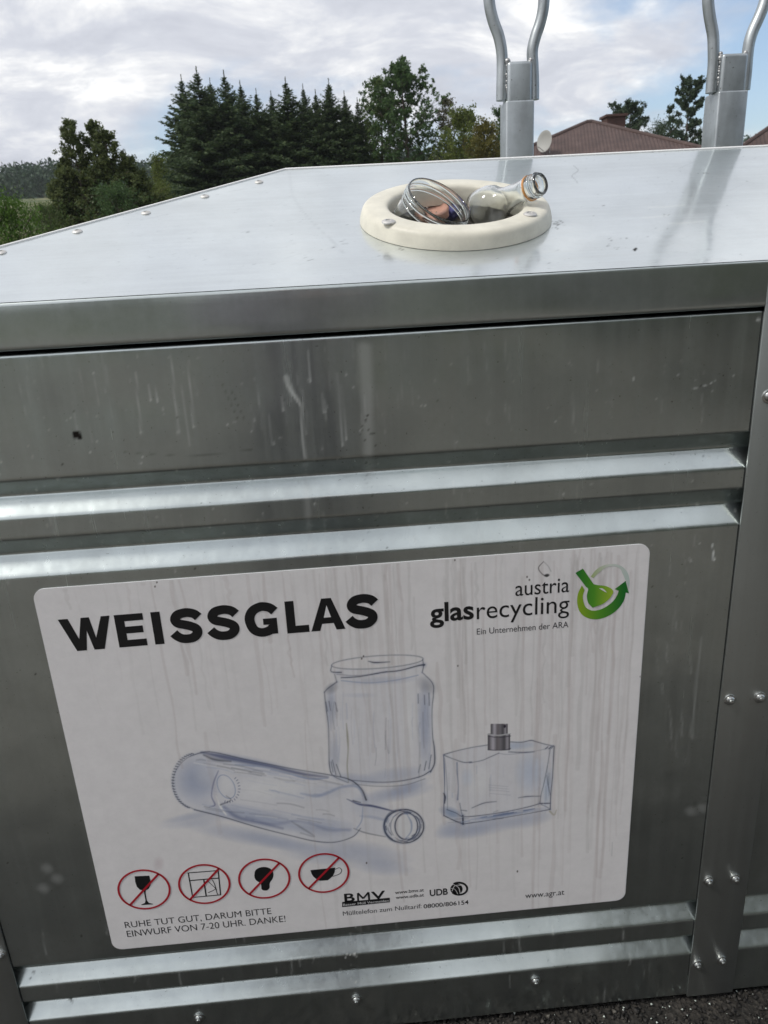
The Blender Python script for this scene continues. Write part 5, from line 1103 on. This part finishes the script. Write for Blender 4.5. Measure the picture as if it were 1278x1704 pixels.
body = [(hx, hy, -.47, .115, .09), (hx, hy-.01, -.30, .105, .08), (hx, hy-.01, -.12, .125, .09), (hx, hy, .03, .07, .06), (hx, hy+.01, .10, .05, .052), (hx, hy+.025, .17, .055, .06),
        (hx-.16, hy, .015, .052), (hx-.27, hy+.07, -.21, .040), (-.075, -1.10, -.125, .026), (hx+.16, hy, .015, .052), (hx+.25, hy+.08, -.21, .040), (.055, -1.10, -.135, .026),
        (hx-.095, hy, -.55, .085), (hx-.10, hy+.02, -.93, .052), (hx-.10, hy, -1.29, .036), (hx-.11, hy+.15, -1.345, .028), (hx+.095, hy, -.55, .085), (hx+.10, hy+.03, -.93, .052), (hx+.11, hy, -1.29, .036), (hx+.13, hy+.15, -1.345, .028)]
ed = [(0, 1), (1, 2), (2, 3), (3, 4), (4, 5), (3, 6), (6, 7), (7, 8), (3, 9), (9, 10), (10, 11), (0, 12), (12, 13), (13, 14), (14, 15), (0, 16), (16, 17), (17, 18), (18, 19)]
bd = skin('body', body, ed, M_skin, pr_)
gr_ = lambda L_, k: [(p[0], p[1], p[2])+tuple(r+k for r in (p[3], p[4] if len(p) > 4 else p[3])) for p in L_]
skin('top', gr_([body[i] for i in (2, 1, 0, 3, 6, 7, 8, 9, 10, 11)]+[(hx, hy, -.60, .125, .10)], .030), [(0, 1), (1, 2), (2, 10), (0, 3), (3, 4), (4, 5), (5, 6), (3, 7), (7, 8), (8, 9)], M_top, pr_)
skin('trousers', gr_([body[i] for i in (0, 12, 13, 14, 16, 17, 18)]+[(hx, hy, -.36, .110, .088)], .018), [(0, 7), (0, 1), (1, 2), (2, 3), (0, 4), (4, 5), (5, 6)], M_trs, pr_)
for a_, b_ in ((14, 15), (18, 19)): skin('shoe', [(body[a_][0], body[a_][1]-.02, -1.325, .042), (body[b_][0], body[b_][1], -1.338, .036), (body[b_][0]*1.0, body[b_][1]+.05, -1.345, .028)], [(0, 1), (1, 2)], M_shoe, pr_)
bm = bmesh.new(); bmesh.ops.create_uvsphere(bm, u_segments=32, v_segments=24, radius=1.0)
hc = Vector((hx, hy+.03, .235))
for v in bm.verts:
    x, y, z = v.co; fx = .076*(1-.18*max(0, -z)); fy = .098*(1-.10*max(0, -z)); nose = .022*math.exp(-(x/.16)**2-((z+.12)/.16)**2) if y > 0 else 0; eye = -.010*(math.exp(-((x-.4)/.16)**2-((z-.05)/.12)**2)+math.exp(-((x+.4)/.16)**2-((z-.05)/.12)**2)) if y > 0 else 0; mouth = .005*math.exp(-(x/.3)**2-((z+.45)/.07)**2) if y > 0 else 0
    v.co = hc+Vector((x*fx, y*fy+nose+eye+mouth, z*.118))
for sx in (-1, 1):
    r_ = bmesh.ops.create_uvsphere(bm, u_segments=12, v_segments=8, radius=1.0)
    for v in r_['verts']: v.co = hc+Vector((sx*.076+v.co.x*.010, v.co.y*.018-.005, v.co.z*.030))
finish('head', bm_mesh(bm), M_skin, pr_, smooth=80)
bm = bmesh.new(); bmesh.ops.create_uvsphere(bm, u_segments=32, v_segments=24, radius=1.0)
for v in bm.verts:
    x, y, z = v.co; v.co = hc+Vector((x*.086, min(y, .80 if z > .35 else .05)*.110-.010, max(z, -.75)*.128+.008))
finish('hair', bm_mesh(bm), M_hair, pr_, smooth=80)
for sx in (-1, 1):
    for nm, rr_, dy_, mt_ in (('eye', .0115, .079, simple('eye_white', (.8, .8, .78), .2)), ('iris', .0058, .0865, simple('iris_brown', (.06, .03, .02), .2))):
        bm = bmesh.new(); bmesh.ops.create_icosphere(bm, subdivisions=2, radius=rr_, matrix=Matrix.Translation(hc+Vector((sx*.031, dy_, .006)))); finish(nm, bm_mesh(bm), mt_, pr_, smooth=80)
# phone, just behind the lens
Rt, Up, Fw = (Vector(CM[:, i].tolist()) for i in range(3)); cpv = Vector(CP.tolist())
pc_ = cpv-Fw*.014-Up*.055+Rt*.018
bm = bmesh.new(); add_box(bm, -.037, .037, -.078, .078, -.004, .004, .003, 3); M4 = Matrix.Identity(4)
for i in range(3): M4[i][0] = Rt[i]; M4[i][1] = Up[i]; M4[i][2] = Fw[i]; M4[i][3] = pc_[i]
bm.transform(M4); ph_ = finish('phone', bm_mesh(bm), simple('phone_case', (.02, .02, .025), .3), None, smooth=40, loc=tuple(pc_)); tag(ph_, 'dark phone held upright in both hands in front of the bin', 'phone')
def hand(sd):
    """palm beside the phone, four fingers of unequal length behind it, thumb in front"""
    W = Vector((-.075, -1.10, -.125)) if sd < 0 else Vector((.055, -1.10, -.135))
    e = pc_-Up*.03+Rt*sd*.047-Fw*.008
    pts = [tuple(W)+(.024, .018), tuple(W.lerp(e, .5))+(.026, .015), tuple(e-Up*.004)+(.022, .014)]
    edg = [(0, 1), (1, 2)]; skin('palm', pts, edg, M_skin, pr_, 2)
    for k, ln in enumerate((.92, 1.0, .95, .78)):
        b = e+Up*(.026-.019*k)+Fw*.002; f1 = b+Fw*.006-Rt*sd*.004; f2 = b+Fw*(.016)-Rt*sd*.020*ln; f3 = b+Fw*.013-Rt*sd*.040*ln+Up*.002
        f2 -= Fw*.004; f3 -= Fw*.001
        skin('finger', [tuple(b-Fw*.004)+(.0092,), tuple(f1)+(.0088,), tuple(f2)+(.0080,), tuple(f3)+(.0066,)], [(0, 1), (1, 2), (2, 3)], M_skin, pr_, 2)
    t0 = e-Up*.02-Fw*.008; skin('thumb', [tuple(t0)+(.012,), tuple(t0+Up*.022-Fw*.008-Rt*sd*.006)+(.0105,), tuple(t0+Up*.045-Fw*.006-Rt*sd*.022)+(.009,)], [(0, 1), (1, 2)], M_skin, pr_, 2)
hand(-1); hand(1)

# ================================================================== THE AIR: thin even haze that lightens the far trees and the hill
bm = bmesh.new(); bmesh.ops.create_cube(bm, size=1.0)
for v in bm.verts: v.co = Vector((v.co.x*1760, 180+v.co.y*1320, 22+v.co.z*50))
hz = finish('haze', bm_mesh(bm), None, None); mt, t, out = new_mat('haze')
vp = N(t, 'ShaderNodeVolumePrincipled'); vp.inputs['Density'].default_value = 0.00036; vp.inputs['Color'].default_value = (0.86, 0.90, 0.95, 1); vp.inputs['Anisotropy'].default_value = 0.2
L(t, vp.outputs[0], out.inputs['Volume']); hz.data.materials.clear(); hz.data.materials.append(mt); tag(hz, 'thin even haze in the air', 'haze', kind='stuff')
